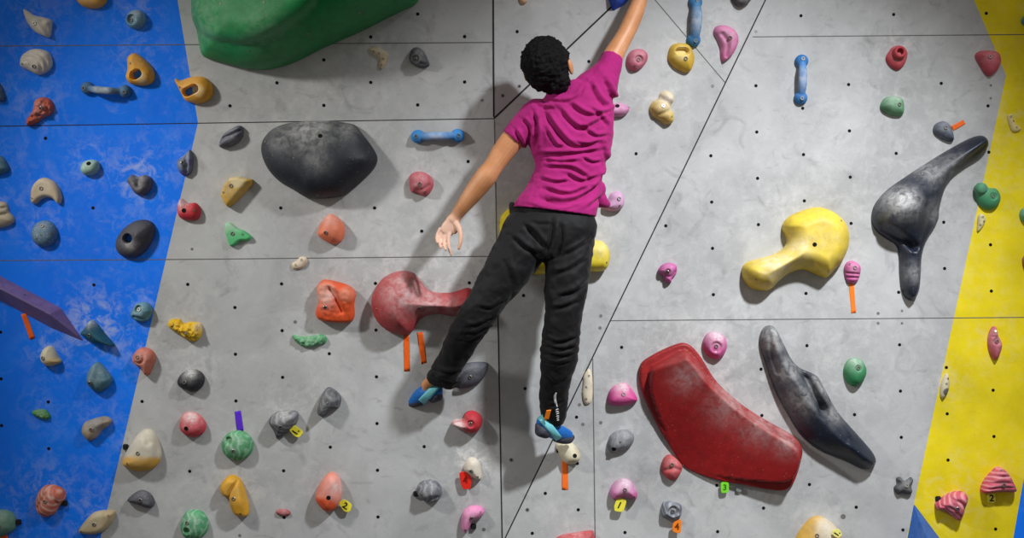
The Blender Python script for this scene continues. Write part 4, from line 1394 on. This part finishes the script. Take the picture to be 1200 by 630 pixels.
hy = hinge_y
sL = lambda y: 579.5 + (y - 137) * 8.5 / 493.0
apex = (588.6, 637.0)
wl = build_wall('wall_left', [
    (PL_L, [(-330, hy(-330)), (232, hy(232)), (blue_x(BOTY), BOTY), (-330, BOTY)], 1),
    (PL_L, [(232, hy(232)), (579, 138.5), (apex[0], apex[1]), (588.6, BOTY), (blue_x(BOTY), BOTY)], 0),
    (PL_L2, [(-330, hy(-330)), (-330, TOPY), (176, TOPY), (208, 0), (232, hy(232))], 1),
    (PL_L2, [(232, hy(232)), (208, 0), (176, TOPY), (577, TOPY), (579, 138.5)], 0)],
    [(PL_L, [(-330, hy(-330) + .4), (579, 138.9)], 1.0, 3), (PL_L, [(-330, 307.3), (230, 303.6), (582, 300)], 1.0, 5), (PL_L2, [(-330, 56.3), (578, 49.6)], 1.0, 5), ],
    dots_l, rings_l)
wm = build_wall('wall_middle', [
    (PL_M, [(579, 138.5), (725, 0), (725 + 224, TOPY), (897 + 101.7, TOPY), (897, 0), apex], 0),
    (PL_T, [(579, 138.5), (577, TOPY), (725 + 224, TOPY), (725, 0)], 0)],
    [(PL_M, [(579.2, 139), (582.2, 300)], 1.0, 5), (PL_M, [(582.2, 300), (588.6, 637)], 1.5, 3), (PL_L, [(588.6, 637), (588.6, BOTY)], 1.5, 3), (PL_T, [(578.6, 137), (577, TOPY)], 1.9, 3), (PL_M, [(579, 138.5), (725, 0), (949, TOPY)], 2.0, 3),
     (PL_M, [(588.6, 637), (897, 0), (998, TOPY)], 1.6, 3), (PL_M, [(755, -15), (850, 97)], 1.0, 5)], dots_m, rings_m)
wr = build_wall('wall_right', [
    (PL_R, [(897 + 101.7, TOPY), (1055, TOPY), (1141.5, 0), (1179, 88), (1003.3, BOTY), (588.6, BOTY), apex, (897, 0)], 0),
    (PL_R, [(1055, TOPY), (1340, TOPY), (1298, 0), (1228, 400), (1139, BOTY), (1003.3, BOTY), (1179, 88), (1141.5, 0)], 2),
    (PL_R, [(1340, TOPY), (1530, TOPY), (1530, BOTY), (1139, BOTY), (1228, 400), (1298, 0)], 1)],
    [(PL_R, [(882, 43.2), (1530, 37.5)], 1.0, 5), (PL_R, [(716, 375.5), (1530, 369)], 1.0, 5), (PL_R, [(694.6, 420), (697.5, 640)], 1.2, 5)], dots_r, rings_r)

fl = bmesh.new()
bmesh.ops.create_cube(fl, size=1)
bmesh.ops.scale(fl, vec=(8, 7, .3), verts=fl.verts)
bmesh.ops.translate(fl, vec=(0, -3.3, -.13), verts=fl.verts)
fm = bpy.data.meshes.new('floor')
fl.to_mesh(fm)
fl.free()
f_o = link('floor', fm, mat_plain('crash_mat', (92, 94, 98), .8, 0, .3, 8, .15, .1), smooth=False)
f_o['kind'] = 'structure'

# ================================================================== LIGHT
w = bpy.data.worlds.new('world')
SC.world = w
w.use_nodes = True
w.node_tree.nodes['Background'].inputs[0].default_value = WORLD_C
w.node_tree.nodes['Background'].inputs[1].default_value = WORLD_S


def spot(name, loc, target, half, power, col=(1, 1, 1)):
    d = bpy.data.lights.new(name, 'SPOT')
    d.spot_size = half * 2
    d.spot_blend = 1.0
    d.shadow_soft_size = .14
    d.energy = power
    d.color = col
    o = bpy.data.objects.new(name, d)
    COL.objects.link(o)
    o.location = loc
    o.rotation_euler = (Vector(target) - Vector(loc)).to_track_quat('-Z', 'Y').to_euler()
    return o


for nm, L in LIGHTS.items():
    spot(nm, *L)
# ================================================================== CLIMBER
me_scale = lambda y: FX / (y - CAM.y)


def mat_skin():
    m, nt, b = new_mat('skin')
    tc = nd(nt, 'ShaderNodeTexCoord').outputs['Object']
    n = noise_tex(nt, tc, 14, 4)
    col = mixc(nt, ramp(nt, n, .3, .7), lin((186, 124, 80)), lin((208, 148, 104)))
    # chalked, pinker palm
    ck = attr(nt, 'chalk')
    col = mixc(nt, ck, col, lin((232, 196, 178)))
    nt.links.new(col, b.inputs['Base Color'])
    b.inputs['Roughness'].default_value = .5
    b.inputs['Subsurface Weight'].default_value = .08
    b.inputs['Subsurface Radius'].default_value = (.01, .004, .002)
    bump(nt, b, noise_tex(nt, tc, 220, 4), .15, .001)
    return m


def mat_cloth(name, c, c2, rough, weave, sheen=0.0):
    m, nt, b = new_mat(name)
    tc = nd(nt, 'ShaderNodeTexCoord').outputs['Object']
    n = noise_tex(nt, tc, 10, 5, .6)
    nt.links.new(mixc(nt, ramp(nt, n, .3, .7), lin(c), lin(c2)), b.inputs['Base Color'])
    b.inputs['Roughness'].default_value = rough
    b.inputs['Specular IOR Level'].default_value = .25
    b.inputs['Sheen Weight'].default_value = sheen
    bump(nt, b, noise_tex(nt, tc, weave, 3), .2, .001)
    return m


climber = thing('person', 'person in magenta T-shirt and black trousers climbing with back to camera, right arm reaching up', 'person',
                Matrix.Translation(PT(652, 250, -.33)))
INV = climber.matrix_world.inverted()


def child(name, me, mat, label=None, parent=None, smooth=True):
    o = link(name, me, mat, smooth=smooth)
    o.parent = parent or climber
    if parent is None:
        me.transform(INV)
    if label:
        o['label'] = label
    return o


# ---- body (one continuous skin)
s = Soup()
# torso and neck under the shirt
def tsec(px, py, y, ax, ay, T, k=1.0):
    sc = me_scale(y)
    A = Vector((ax, 0, -ay)) * (k / sc)
    up = Vector((A.z, 0, -A.x)).normalized() * -1
    return (PT(px, py, y), A, Vector((0, 1, 0)) * (T * k))


TORSO = [(650, 248, -.33, 48.5, 6, .128), (654, 237, -.33, 47, 5, .121), (660, 222, -.33, 44, 2, .108), (669, 195, -.325, 42.5, -2, .11), (670, 168, -.32, 48, -8, .118),
         (668, 143, -.32, 51, -18, .118), (666, 122, -.32, 45, -22, .098), (661, 108, -.325, 27, -14, .07), (657, 101, -.33, 17, -7, .055)]
s.loft([tsec(*q, k=.86) for q in TORSO[:-1]], power=2.3)
s.limb([(662, 122, -.32, 15, .055), (655, 108, -.335, 14.5, .055), (648, 92, -.35, 14, .058)])
# head, tipped back to look up the wall
HC = PT(642, 79, -.37)
tilt = Matrix.Rotation(math.radians(-20), 3, 'Z') @ Matrix.Rotation(math.radians(22), 3, 'X') @ Matrix.Rotation(math.radians(-6), 3, 'Y')
hx, hyv, hz = tilt @ Vector((1, 0, 0)), tilt @ Vector((0, 1, 0)), tilt @ Vector((0, 0, 1))


def hp(x, y, z):
    return HC + hx * x + hyv * y + hz * z


s.ellipsoid(hp(0, -.005, .012), hx * .088, hyv * .100, hz * .105)
s.ellipsoid(hp(0, .035, -.055), hx * .064, hyv * .066, hz * .066)
s.ellipsoid(hp(0, .078, -.095), hx * .030, hyv * .026, hz * .022)      # chin
s.loft([(hp(0, .088, .020), hx * .009, hz * .008), (hp(0, .104, -.010), hx * .011, hz * .010), (hp(0, .116, -.030), hx * .017, hz * .011), (hp(0, .098, -.040), hx * .015, hz * .008)], n=12)   # nose
s.ellipsoid(hp(0, .096, -.060), hx * .024, hyv * .010, hz * .006)      # lips
s.ellipsoid(hp(0, .094, -.070), hx * .022, hyv * .010, hz * .007)
for sg in (-1, 1):                                                     # brows, cheeks, ears
    s.ellipsoid(hp(sg * .035, .086, .030), hx * .022, hyv * .010, hz * .007)
    s.ellipsoid(hp(sg * .042, .070, -.025), hx * .022, hyv * .02, hz * .02)
    s.ellipsoid(hp(sg * .096, -.004, -.012), hx * .010, hyv * .018, hz * .032)
    s.ellipsoid(hp(sg * .093, .004, -.030), hx * .008, hyv * .010, hz * .016)
# left arm (hanging), right arm (raised)
s.limb([(632, 139, -.32, 15, .05), (618, 149, -.32, 13.5, .046), (602, 162, -.325, 14, .046), (588, 180, -.33, 13, .043), (578, 195, -.335, 11.6, .041), (570, 206, -.338, 12.7, .045),
        (560, 219, -.33, 12.0, .040), (550, 232, -.32, 10.2, .035), (541, 244, -.31, 8.2, .028), (534.5, 253, -.30, 7.0, .022), (531, 258, -.30, 7.4, .021)])
s.limb([(690, 120, -.32, 18, .05), (705, 96, -.31, 14.5, .046), (714, 75, -.29, 13, .045), (721, 61, -.275, 11.8, .043), (728.5, 48, -.26, 10.6, .041), (734.5, 37, -.245, 10.2, .041),
        (740, 25, -.23, 10.4, .039), (745.5, 12, -.21, 9.8, .036), (751, -3, -.19, 8.3, .030), (755, -16, -.17, 6.9, .023), (756.5, -23, -.165, 6.8, .021)])
# left hand: palm to the camera, thumb on the inner side
s.limb([(531, 256, -.30, 7.2, .018), (529, 263, -.30, 9.2, .015), (525.2, 268, -.30, 9.2, .013), (522, 272, -.30, 7.4, .011)], n=16)
for pts in ([(527.0, 271, -.304), (525.6, 281, -.312), (526.4, 290, -.318), (528.6, 298.5, -.322)],
            [(522.8, 272, -.300), (520.6, 281.5, -.306), (520.8, 288, -.320), (522.4, 292.5, -.336)],
            [(518.9, 271, -.297), (516.2, 279.5, -.300), (515.6, 286, -.314), (516.6, 290, -.330)],
            [(516.0, 268, -.295), (512.6, 274.5, -.298), (511.8, 280, -.308), (512.6, 284, -.320)]):
    r = [2.35, 2.1, 1.95, 1.5]
    s.limb([(p[0], p[1], p[2], rr, rr / 285 * .95) for p, rr in zip(pts, r)], n=10)
s.limb([(533, 260, -.305, 4.0, .014), (537.8, 267, -.320, 3.5, .012), (540.0, 276, -.330, 2.7, .0095), (539.4, 284, -.335, 2.4, .0085), (537.6, 291, -.336, 1.8, .0065)], n=12)
s.ellipsoid(PT(533, 267, -.306), Vector((.014, 0, 0)), Vector((0, .011, 0)), Vector((0, 0, .026)))       # thumb pad
# right hand: fingers over the edge of the volume
s.limb([(756, -22, -.165, 7.0, .018), (758, -32, -.160, 9.6, .015), (759, -41, -.153, 10, .014), (759, -46, -.148, 9, .012)], n=16)
for k, (x, ln) in enumerate(((752, 13), (756.5, 15.5), (761, 14.5), (765.3, 11))):
    s.limb([(x, -44, -.150, 2.4, .0084), (x - .5, -44 - ln * .5, -.135, 2.25, .0079), (x - 1, -44 - ln * .95, -.115, 2.1, .0074), (x - 1.5, -44 - ln * 1.25, -.100, 1.6, .006)], n=10)
s.limb([(751, -28, -.165, 4.0, .013), (746.5, -36, -.155, 3.4, .0115), (744.5, -44, -.140, 2.8, .0095), (744, -50, -.125, 2.1, .0075)], n=12)
# hips, legs and feet under the clothes
s.limb([(651, 240, -.33, 36, .09), (650, 258, -.335, 36, .09), (648, 272, -.335, 28, .08)], power=2.2)
LLEG = [(622, 268, -.335, 31, .105), (603, 303, -.345, 29.5, .098), (583, 333, -.350, 24.5, .085), (568, 356, -.345, 22.0, .078), (558, 371, -.330, 21.5, .075), (543, 396, -.275, 19.5, .068), (529, 422, -.215, 17.0, .060), (519, 441, -.165, 17.5, .052)]
RLEG = [(668, 268, -.335, 30, .105), (665.5, 303, -.345, 27.2, .098), (664, 335, -.350, 26.0, .088), (661.3, 360, -.345, 22.8, .080), (658.5, 380, -.335, 22.2, .076), (656.5, 400, -.315, 22.8, .074), (653.5, 428, -.275, 21, .068), (649.5, 455, -.23, 16.6, .058), (648.5, 478, -.19, 16.0, .052), (650, 490, -.172, 13.5, .045)]
s.limb([(p[0], p[1], p[2], p[3] * .72, p[4] * .72) for p in LLEG[:-2]] + [(524, 425, -.205, 9.5, .034), (511, 441, -.150, 7.0, .025), (500.5, 450.5, -.115, 6.6, .025), (500, 459, -.100, 6.5, .024), (490, 467, -.070, 6, .018), (484, 471, -.055, 4, .012)])
s.limb([(p[0], p[1], p[2], p[3] * .72, p[4] * .72) for p in RLEG[:-3]] + [(649, 462, -.22, 9.5, .034), (646, 484, -.185, 7.2, .026), (644, 499, -.170, 8.0, .028), (652, 507, -.130, 7, .022), (663, 511, -.085, 6, .016)])
body = remesh(s.mesh('x'), .0027, 3, 'body')
X = np.array([v.co[:] for v in body.vertices])
HL = np.array(PT(525, 275, -.305))
ck = .75 * np.exp(-(np.linalg.norm(X - HL, axis=1) / .085) ** 4)
at = body.attributes.new('chalk', 'FLOAT', 'POINT')
at.data.foreach_set('value', ck.astype(np.float32))
child('body', body, mat_skin())
# eyes
for sg in (-1, 1):
    e = Soup()
    e.ellipsoid(hp(sg * .033, .083, .010), hx * .0125, hyv * .0125, hz * .0095, 16, 10)
    child('eye', e.mesh('eye'), mat_plain('eye_white', (226, 222, 216), .2, 0, .5, 60, .02, 0))
    e = Soup()
    e.ellipsoid(hp(sg * .033, .0935, .011), hx * .0055, hyv * .0035, hz * .0055, 14, 8)
    child('iris', e.mesh('iris'), mat_plain('iris', (34, 22, 16), .2, 0, .5, 60, .1, 0))


def displace(me, fn):
    X = np.array([v.co[:] for v in me.vertices])
    Nn = np.array([v.normal[:] for v in me.vertices])
    # pixel of each vertex (only used to lay folds where the cloth has them)
    dy = X[:, 1] - CAM.y
    px = 600 + FX * (X[:, 0] - CAM.x) / dy
    py = 315 - FX * (X[:, 2] - CAM.z) / dy
    d = fn(np.stack([px, py], 1), X)
    X = X + Nn * d[:, None]
    me.vertices.foreach_set('co', X.astype(np.float32).ravel())
    me.update()


def fold_fn(folds, nz=.0, seed=0, GAIN=1.0):
    def fn(Q, X):
        d = np.zeros(len(Q))
        for P, wd, amp in folds:
            P = cr_open(P, 5) if len(P) > 2 else np.array(P, float)
            A, B = P[:-1], P[1:]
            best = np.full(len(Q), 1e9)
            sgn = np.zeros(len(Q))
            end = np.zeros(len(Q))
            for i, (a, b) in enumerate(zip(A, B)):
                ab = b - a
                t = np.clip(((Q - a) @ ab) / max(ab @ ab, 1e-9), 0, 1)
                v = Q - (a + t[:, None] * ab)
                dd = np.linalg.norm(v, axis=1)
                cr = (ab[0] * v[:, 1] - ab[1] * v[:, 0])
                m = dd < best
                best[m] = dd[m]
                sgn[m] = np.sign(cr[m])
                end[m] = (i + t[m]) / len(A)
            fade = np.clip(np.sin(np.pi * np.clip(end, .04, .96)) * 2.2, 0, 1)
            u = best * sgn
            prof = -np.exp(-(u / wd) ** 2) + .75 * np.exp(-((u + 2.0 * wd) / (1.3 * wd)) ** 2)
            d += amp * GAIN * fade * prof
        if nz:
            d += np.array([nz * noise.fractal(Vector((x[0] * 14 + seed, x[1] * 14, x[2] * 14)), .9, 2, 3) for x in X])
        return d
    return fn


def hemfade(fn, a, b):
    def g(Q, X):
        k = np.clip((b - Q[:, 1]) / (b - a), 0, 1)
        return fn(Q, X) * k
    return g


def K7(pts):
    return [(590 + x / 3.27, 90 + y / 3.27) for x, y in pts]


# ---- hair
s = Soup()
s.ellipsoid(hp(0, -.014, .018), hx * .0985, hyv * .106, hz * .114, 28, 18)
s.ellipsoid(PT(650, 93, -.385), Vector((.066, 0, .012)), Vector((0, .075, 0)), Vector((-.014, 0, .060)), 24, 14)
hair = remesh(s.mesh('x'), .004, 14, 'hair')
X = np.array([v.co[:] for v in hair.vertices])
L = np.array([[(Vector(x) - HC).dot(hx), (Vector(x) - HC).dot(hyv), (Vector(x) - HC).dot(hz)] for x in X])


def hairfn(Q, X):
    d = np.zeros(len(X))
    for i, l in enumerate(L):
        v = Vector((l[0] * 26, l[1] * 26, l[2] * 60))
        d[i] = .006 * noise.fractal(v, .8, 2, 3) + .006 * noise.noise(Vector((l[0] * 70, l[1] * 70, l[2] * 26))) + .003 * noise.noise(Vector((l[0] * 190, l[1] * 190, l[2] * 60)))
    # cleared face and ears
    face = np.clip((L[:, 1] - .035) / .02, 0, 1) * np.clip((.062 - L[:, 2]) / .02, 0, 1)
    ear = np.exp(-((L[:, 1] - .0) / .024) ** 2 - ((L[:, 2] + .02) / .03) ** 2) * (np.abs(L[:, 0]) > .06)
    return d - .035 * face - .016 * ear


displace(hair, hairfn)


def mat_hair():
    m, nt, b = new_mat('hair_black')
    tc = nd(nt, 'ShaderNodeTexCoord').outputs['Object']
    mp = nd(nt, 'ShaderNodeMapping')
    mp.inputs['Scale'].default_value = (1, 1, .25)
    nt.links.new(tc, mp.inputs['Vector'])
    n = noise_tex(nt, mp.outputs[0], 260, 4, .7)
    nt.links.new(mixc(nt, n, lin((4, 4, 5)), lin((16, 15, 16))), b.inputs['Base Color'])
    b.inputs['Roughness'].default_value = .6
    b.inputs['Specular IOR Level'].default_value = .18
    bump(nt, b, n, 1.0, .006)
    return m


child('hair', hair, mat_hair(), 'short black hair')

# ---- T-shirt
s = Soup()
s.loft([tsec(*q) for q in TORSO], power=2.4, n=32)
s.limb([(633, 138, -.32, 24, .082), (619, 147, -.32, 20.5, .070), (607, 157, -.323, 16.5, .060), (600.5, 164, -.325, 15.2, .055)], roundends=(True, False))
s.limb([(690, 116, -.32, 28, .085), (704, 96, -.31, 22, .070), (712, 82, -.30, 16.5, .058), (718, 66.5, -.285, 12.8, .052)], roundends=(True, False))
s.limb([(690, 205, -.27, 16, .06), (698, 226, -.25, 12, .05), (705, 236, -.235, 8.5, .035), (711, 239, -.22, 4.5, .02)])
shirt = remesh(s.mesh('x'), .0038, 5, 'tshirt')
SF = [(K7([(150, 130), (190, 190), (240, 250), (290, 272), (370, 255)]), 3.2, .010),
      (K7([(205, 115), (260, 180), (310, 200), (400, 150)]), 3.0, .009),
      (K7([(245, 100), (330, 150), (420, 130)]), 2.8, .008),
      (K7([(330, 25), (365, 85), (395, 118)]), 3.0, .010),
      (K7([(385, 10), (410, 60), (420, 100)]), 2.6, .007),
      (K7([(130, 300), (250, 298), (380, 282)]), 2.8, .008),
      (K7([(160, 345), (260, 352), (330, 392)]), 2.6, .008),
      (K7([(235, 370), (300, 402), (370, 380)]), 2.6, .007),
      (K7([(140, 462), (240, 482), (350, 430), (440, 320)]), 3.2, .010),
      (K7([(90, 490), (200, 522), (280, 500)]), 2.4, .008),
      (K7([(150, 428), (250, 452), (330, 420)]), 2.6, .008),
      (K7([(60, 530), (180, 562), (300, 520), (400, 440)]), 2.8, .007),
      (K7([(112, 130), (128, 200), (118, 285)]), 2.6, .008),
      (K7([(40, 200), (60, 240), (72, 285)]), 2.4, .007),
      (K7([(388, 280), (398, 350), (368, 395)]), 2.6, .008),
      (K7([(160, 200), (200, 262), (230, 270)]), 2.2, .006),
      (K7([(450, 150), (468, 260), (440, 400)]), 3.0, .009),
      (K7([(150, 470), (210, 492), (260, 490)]), 2.0, .006),
      (K7([(300, 190), (350, 230), (400, 225)]), 2.4, .006),
      (K7([(300, 310), (340, 330), (380, 325)]), 2.2, .005),
      (K7([(120, 100), (160, 120), (200, 120)]), 2.2, .006),
      (K7([(170, 88), (230, 98), (285, 78), (308, 40)]), 1.8, .005),
      (K7([(140, 390), (200, 405), (250, 400)]), 2.2, .006),
      (K7([(160, 320), (220, 328), (290, 322)]), 2.0, .005),
      (K7([(330, 120), (370, 150), (400, 190)]), 2.4, .006),
      (K7([(70, 160), (95, 190), (100, 240)]), 2.2, .006),
      (K7([(220, 540), (300, 545), (380, 500)]), 2.2, .005),
      (K7([(270, 250), (330, 262), (370, 245)]), 2.0, .005),
      (K7([(410, 60), (440, 110), (455, 160)]), 2.4, .006)]
displace(shirt, hemfade(fold_fn([(P, wd * .82, a) for P, wd, a in SF], .0045, 3, 1.4), 234, 246))
sh = child('tshirt', shirt, mat_cloth('shirt_magenta', (146, 22, 96), (166, 30, 112), .85, 900, .05))

# ---- trousers
s = Soup()
s.loft([tsec(655, 238, -.33, 43, 5, .104), tsec(652, 249, -.333, 45, 5, .110), tsec(651, 262, -.337, 49, 4, .122), tsec(650, 276, -.338, 47, 3, .120), tsec(646, 292, -.338, 40, 1, .108), tsec(640, 302, -.338, 24, 0, .085)], power=2.3, n=32)
s.limb(LLEG + [(517.5, 446, -.150, 19.5, .050)], roundends=(True, False), n=28)
s.limb(RLEG + [(651.5, 497, -.165, 9.5, .036)], roundends=(True, False), n=28)
s.limb([(522, 440, -.16, 14, .045), (531, 446, -.15, 8.5, .035), (537, 450, -.145, 4.5, .02)])
s.limb([(608, 252, -.30, 10, .05), (603, 246, -.29, 7, .035), (600, 240, -.285, 4, .02)])
trs = remesh(s.mesh('x'), .0052, 4, 'trousers')
TF = [([(636, 396), (656, 402), (680, 394)], 2.0, .006), ([(634, 404), (656, 410), (678, 405)], 2.0, .007), ([(633, 413), (656, 418), (676, 414)], 2.0, .006), ([(633, 422), (650, 427), (672, 424)], 2, .005),
      ([(648, 322), (668, 316), (690, 302)], 2.6, .007), ([(655, 348), (674, 343), (692, 328)], 2.6, .007), ([(645, 362), (662, 360), (682, 352)], 2.4, .006), ([(660, 300), (676, 292), (694, 280)], 2.4, .006),
      ([(548, 383), (562, 381), (580, 372)], 2.0, .006), ([(543, 391), (556, 391), (574, 383)], 2.0, .006), ([(536, 399), (550, 400), (567, 392)], 2.0, .005), ([(560, 360), (576, 362), (592, 352)], 2.2, .006),
      ([(647, 250), (647, 275), (639, 302)], 2.6, .010), ([(610, 258), (626, 276), (640, 292)], 2.8, .008), ([(598, 276), (616, 292), (634, 300)], 2.6, .007), ([(612, 256), (630, 262), (645, 262)], 2.2, .005),
      ([(504, 432), (520, 437), (538, 436)], 1.8, .006), ([(508, 441), (524, 447), (540, 450)], 1.8, .005), ([(655, 256), (658, 280), (652, 300)], 2.4, .005),
      ([(635, 470), (648, 476), (662, 470)], 1.8, .004), ([(640, 440), (652, 450), (664, 444)], 2.2, .004), ([(586, 300), (596, 318), (600, 336)], 3, .004)]
displace(trs, hemfade(fold_fn(TF, .006, 9, 1.2), 266, 252))
BV = BVHTree.FromPolygons([v.co[:] for v in trs.vertices], [p.vertices[:] for p in trs.polygons])
tr = child('trousers', trs, mat_cloth('trouser_black', (10, 10, 12), (16, 16, 18), .7, 700, .05))


def strip(bv, P, wd, thick=.0012, n=3, taper=True):
    """thin ribbon lying on a surface along a traced line"""
    P = cr_open(P, 4) if len(P) > 2 else np.array([np.array(P[0]) * (1 - t) + np.array(P[1]) * t for t in np.linspace(0, 1, 6)])
    rows = []
    for i, p in enumerate(P):
        t = P[min(i + 1, len(P) - 1)] - P[max(i - 1, 0)]
        t = t / (np.linalg.norm(t) + 1e-9)
        nrm = np.array((-t[1], t[0]))
        k = i / (len(P) - 1)
        wk = wd * (min(1, .35 + 2.2 * min(k, 1 - k)) if taper else 1)
        row = []
        for j in range(n):
            q = p + nrm * wk * (j / (n - 1) - .5)
            r = ray(q[0], q[1]).normalized()
            h, nn, _, _ = bv.ray_cast(CAM, r)
            if h is None:
                h = rows[-1][min(j, n - 1)][0] if rows else PT(q[0], q[1], -.2)
                nn = Vector((0, -1, 0))
            row.append((h, nn if nn.dot(r) < 0 else -nn))
        rows.append(row)
    V, F = [], []
    for lift in (thick, -.001):
        for row in rows:
            for h, nn in row:
                V.append(h + nn * lift)
    m = len(rows)
    N = m * n
    for i in range(m - 1):
        for j in range(n - 1):
            q = i * n + j
            F.append((q, q + 1, q + n + 1, q + n))
            F.append((N + q, N + q + n, N + q + n + 1, N + q + 1))
    bd = [i * n for i in range(m)] + [(m - 1) * n + j for j in range(1, n)] + [i * n + n - 1 for i in range(m - 2, -1, -1)] + [j for j in range(n - 2, 0, -1)]
    for a, b in zip(bd, bd[1:] + bd[:1]):
        F.append((a, b, b + N, a + N))
    return V, F


def pix6(pts):
    return [(610 + x / 6.3, 450 + y / 6.3) for x, y in pts]


lg = Soup()
lg.add(*strip(BV, pix6([(264, 62), (254, 90), (258, 130), (272, 170)]), 2.6))
for P in ([(258, 190), (280, 182)], [(258, 205), (282, 200)], [(262, 222), (284, 212)], [(262, 238), (284, 232)], [(266, 255), (284, 246)], [(268, 268), (284, 262)]):
    lg.add(*strip(BV, pix6(P), 1.4))
lm = lg.mesh('logo')
lo = child('logo', lm, mat_plain('logo_print', (226, 226, 224), .5, 0, .3, 200, .05, 0), 'pale curved stroke and small marks on the lower right leg')

# ---- climbing shoes
RUB = mat_plain('shoe_rubber', (64, 64, 76), .7, 0, .3, 90, .2, .3)
UPB = mat_plain('shoe_blue', (22, 104, 186), .55, 0, .35, 120, .25, .3)
STR = mat_plain('shoe_teal', (122, 206, 214), .5, 0, .35, 160, .12, .3)
TAB = mat_plain('pull_tab_orange', (240, 128, 20), .6, 0, .3, 160, .1, .2)


def shoe(path, heel, toe, strapP, strapw, label):
    up = Soup()
    up.limb(path, n=22)
    me = remesh(up.mesh('x'), .0034, 4, 'shoe')
    bv0 = BVHTree.FromPolygons([v.co[:] for v in me.vertices], [p.vertices[:] for p in me.polygons])
    o = child('shoe', me, UPB, label)
    bvs = []
    for nm, pts in (('heel_rubber', heel), ('toe_rubber', toe)):
        r = Soup()
        r.limb(pts, n=20)
        m2 = remesh(r.mesh('x'), .0032, 4, nm)
        bvs.append(m2)
        allv = m2
        q = link(nm, m2, RUB)
        q.parent = o
        q['label'] = 'dark grey rubber'
    # surface used for laying the strap
    Vv = [v.co[:] for v in me.vertices]
    Ff = [tuple(p.vertices) for p in me.polygons]
    # children follow the shoe's own space
    for m2 in bvs:
        k = len(Vv)
        Vv += [v.co[:] for v in m2.vertices]
        Ff += [tuple(i + k for i in p.vertices) for p in m2.polygons]
        m2.transform(INV)
    Vw = [tuple(INV.inverted() @ Vector(v)) if i < len(me.vertices) else v for i, v in enumerate(Vv)]
    bv = BVHTree.FromPolygons(Vw, Ff)
    V, F = strip(bv, strapP, strapw, .0028, 5, False)
    sm = recalc(me_from('strap', V, F))
    sm.transform(INV)
    q = link('strap', sm, STR)
    q.parent = o
    q['label'] = 'pale teal strap'
    return o, bv


ls, lbv = shoe([(512, 457, -.112, 7.5, .028), (505, 459, -.105, 9, .034), (496, 461, -.090, 8.8, .033), (489, 466, -.066, 7.5, .025), (483, 471.5, -.045, 5.0, .017)],
               [(514.5, 458, -.104, 4.5, .028), (512, 462.5, -.100, 8.0, .036), (508, 466, -.092, 6.0, .030)],
               [(495, 469.5, -.062, 5.0, .022), (489, 470, -.056, 6.2, .026), (483, 472.5, -.042, 5.0, .018), (480.5, 474, -.036, 3.0, .012)],
               [(512, 451.5), (503, 461), (493.5, 470.5)], 8.5, 'blue climbing shoe on the left foot, smeared on the wall')
rs, rbv = shoe([(636, 494, -.185, 8.0, .030), (641, 499, -.178, 10, .036), (650, 505, -.140, 9.5, .034), (658, 507.5, -.105, 8.8, .028), (666, 510, -.075, 6.5, .020)],
               [(632.5, 499, -.186, 6.0, .030), (634, 503, -.183, 8.6, .038), (639, 506, -.172, 7.5, .034)],
               [(652, 513, -.120, 5.0, .022), (660, 514, -.095, 6.0, .024), (667, 514, -.072, 5.5, .020), (670.5, 512, -.060, 3.5, .013)],
               [(633, 487.5), (643, 499), (655, 514)], 8.0, 'blue climbing shoe on the right foot, toes on the cream foothold')
V, F = [], []
tb = Soup()
sc = me_scale(-.21)
c0, c1 = PT(640.2, 491.5, -.232), PT(643.2, 480, -.250)
ax = Vector((2.8 / sc, 0, .3 / sc))
tb.loft([(c0, ax, Vector((0, .0022, 0))), (c0.lerp(c1, .5), ax, Vector((0, .0022, 0))), (c1, ax, Vector((0, .0022, 0)))], n=16, power=5)
tm = tb.mesh('pull_tab')
tm.transform(INV)
q = link('pull_tab', tm, TAB)
q.parent = rs
q['label'] = 'orange pull tab'
bpy.context.view_layer.update()
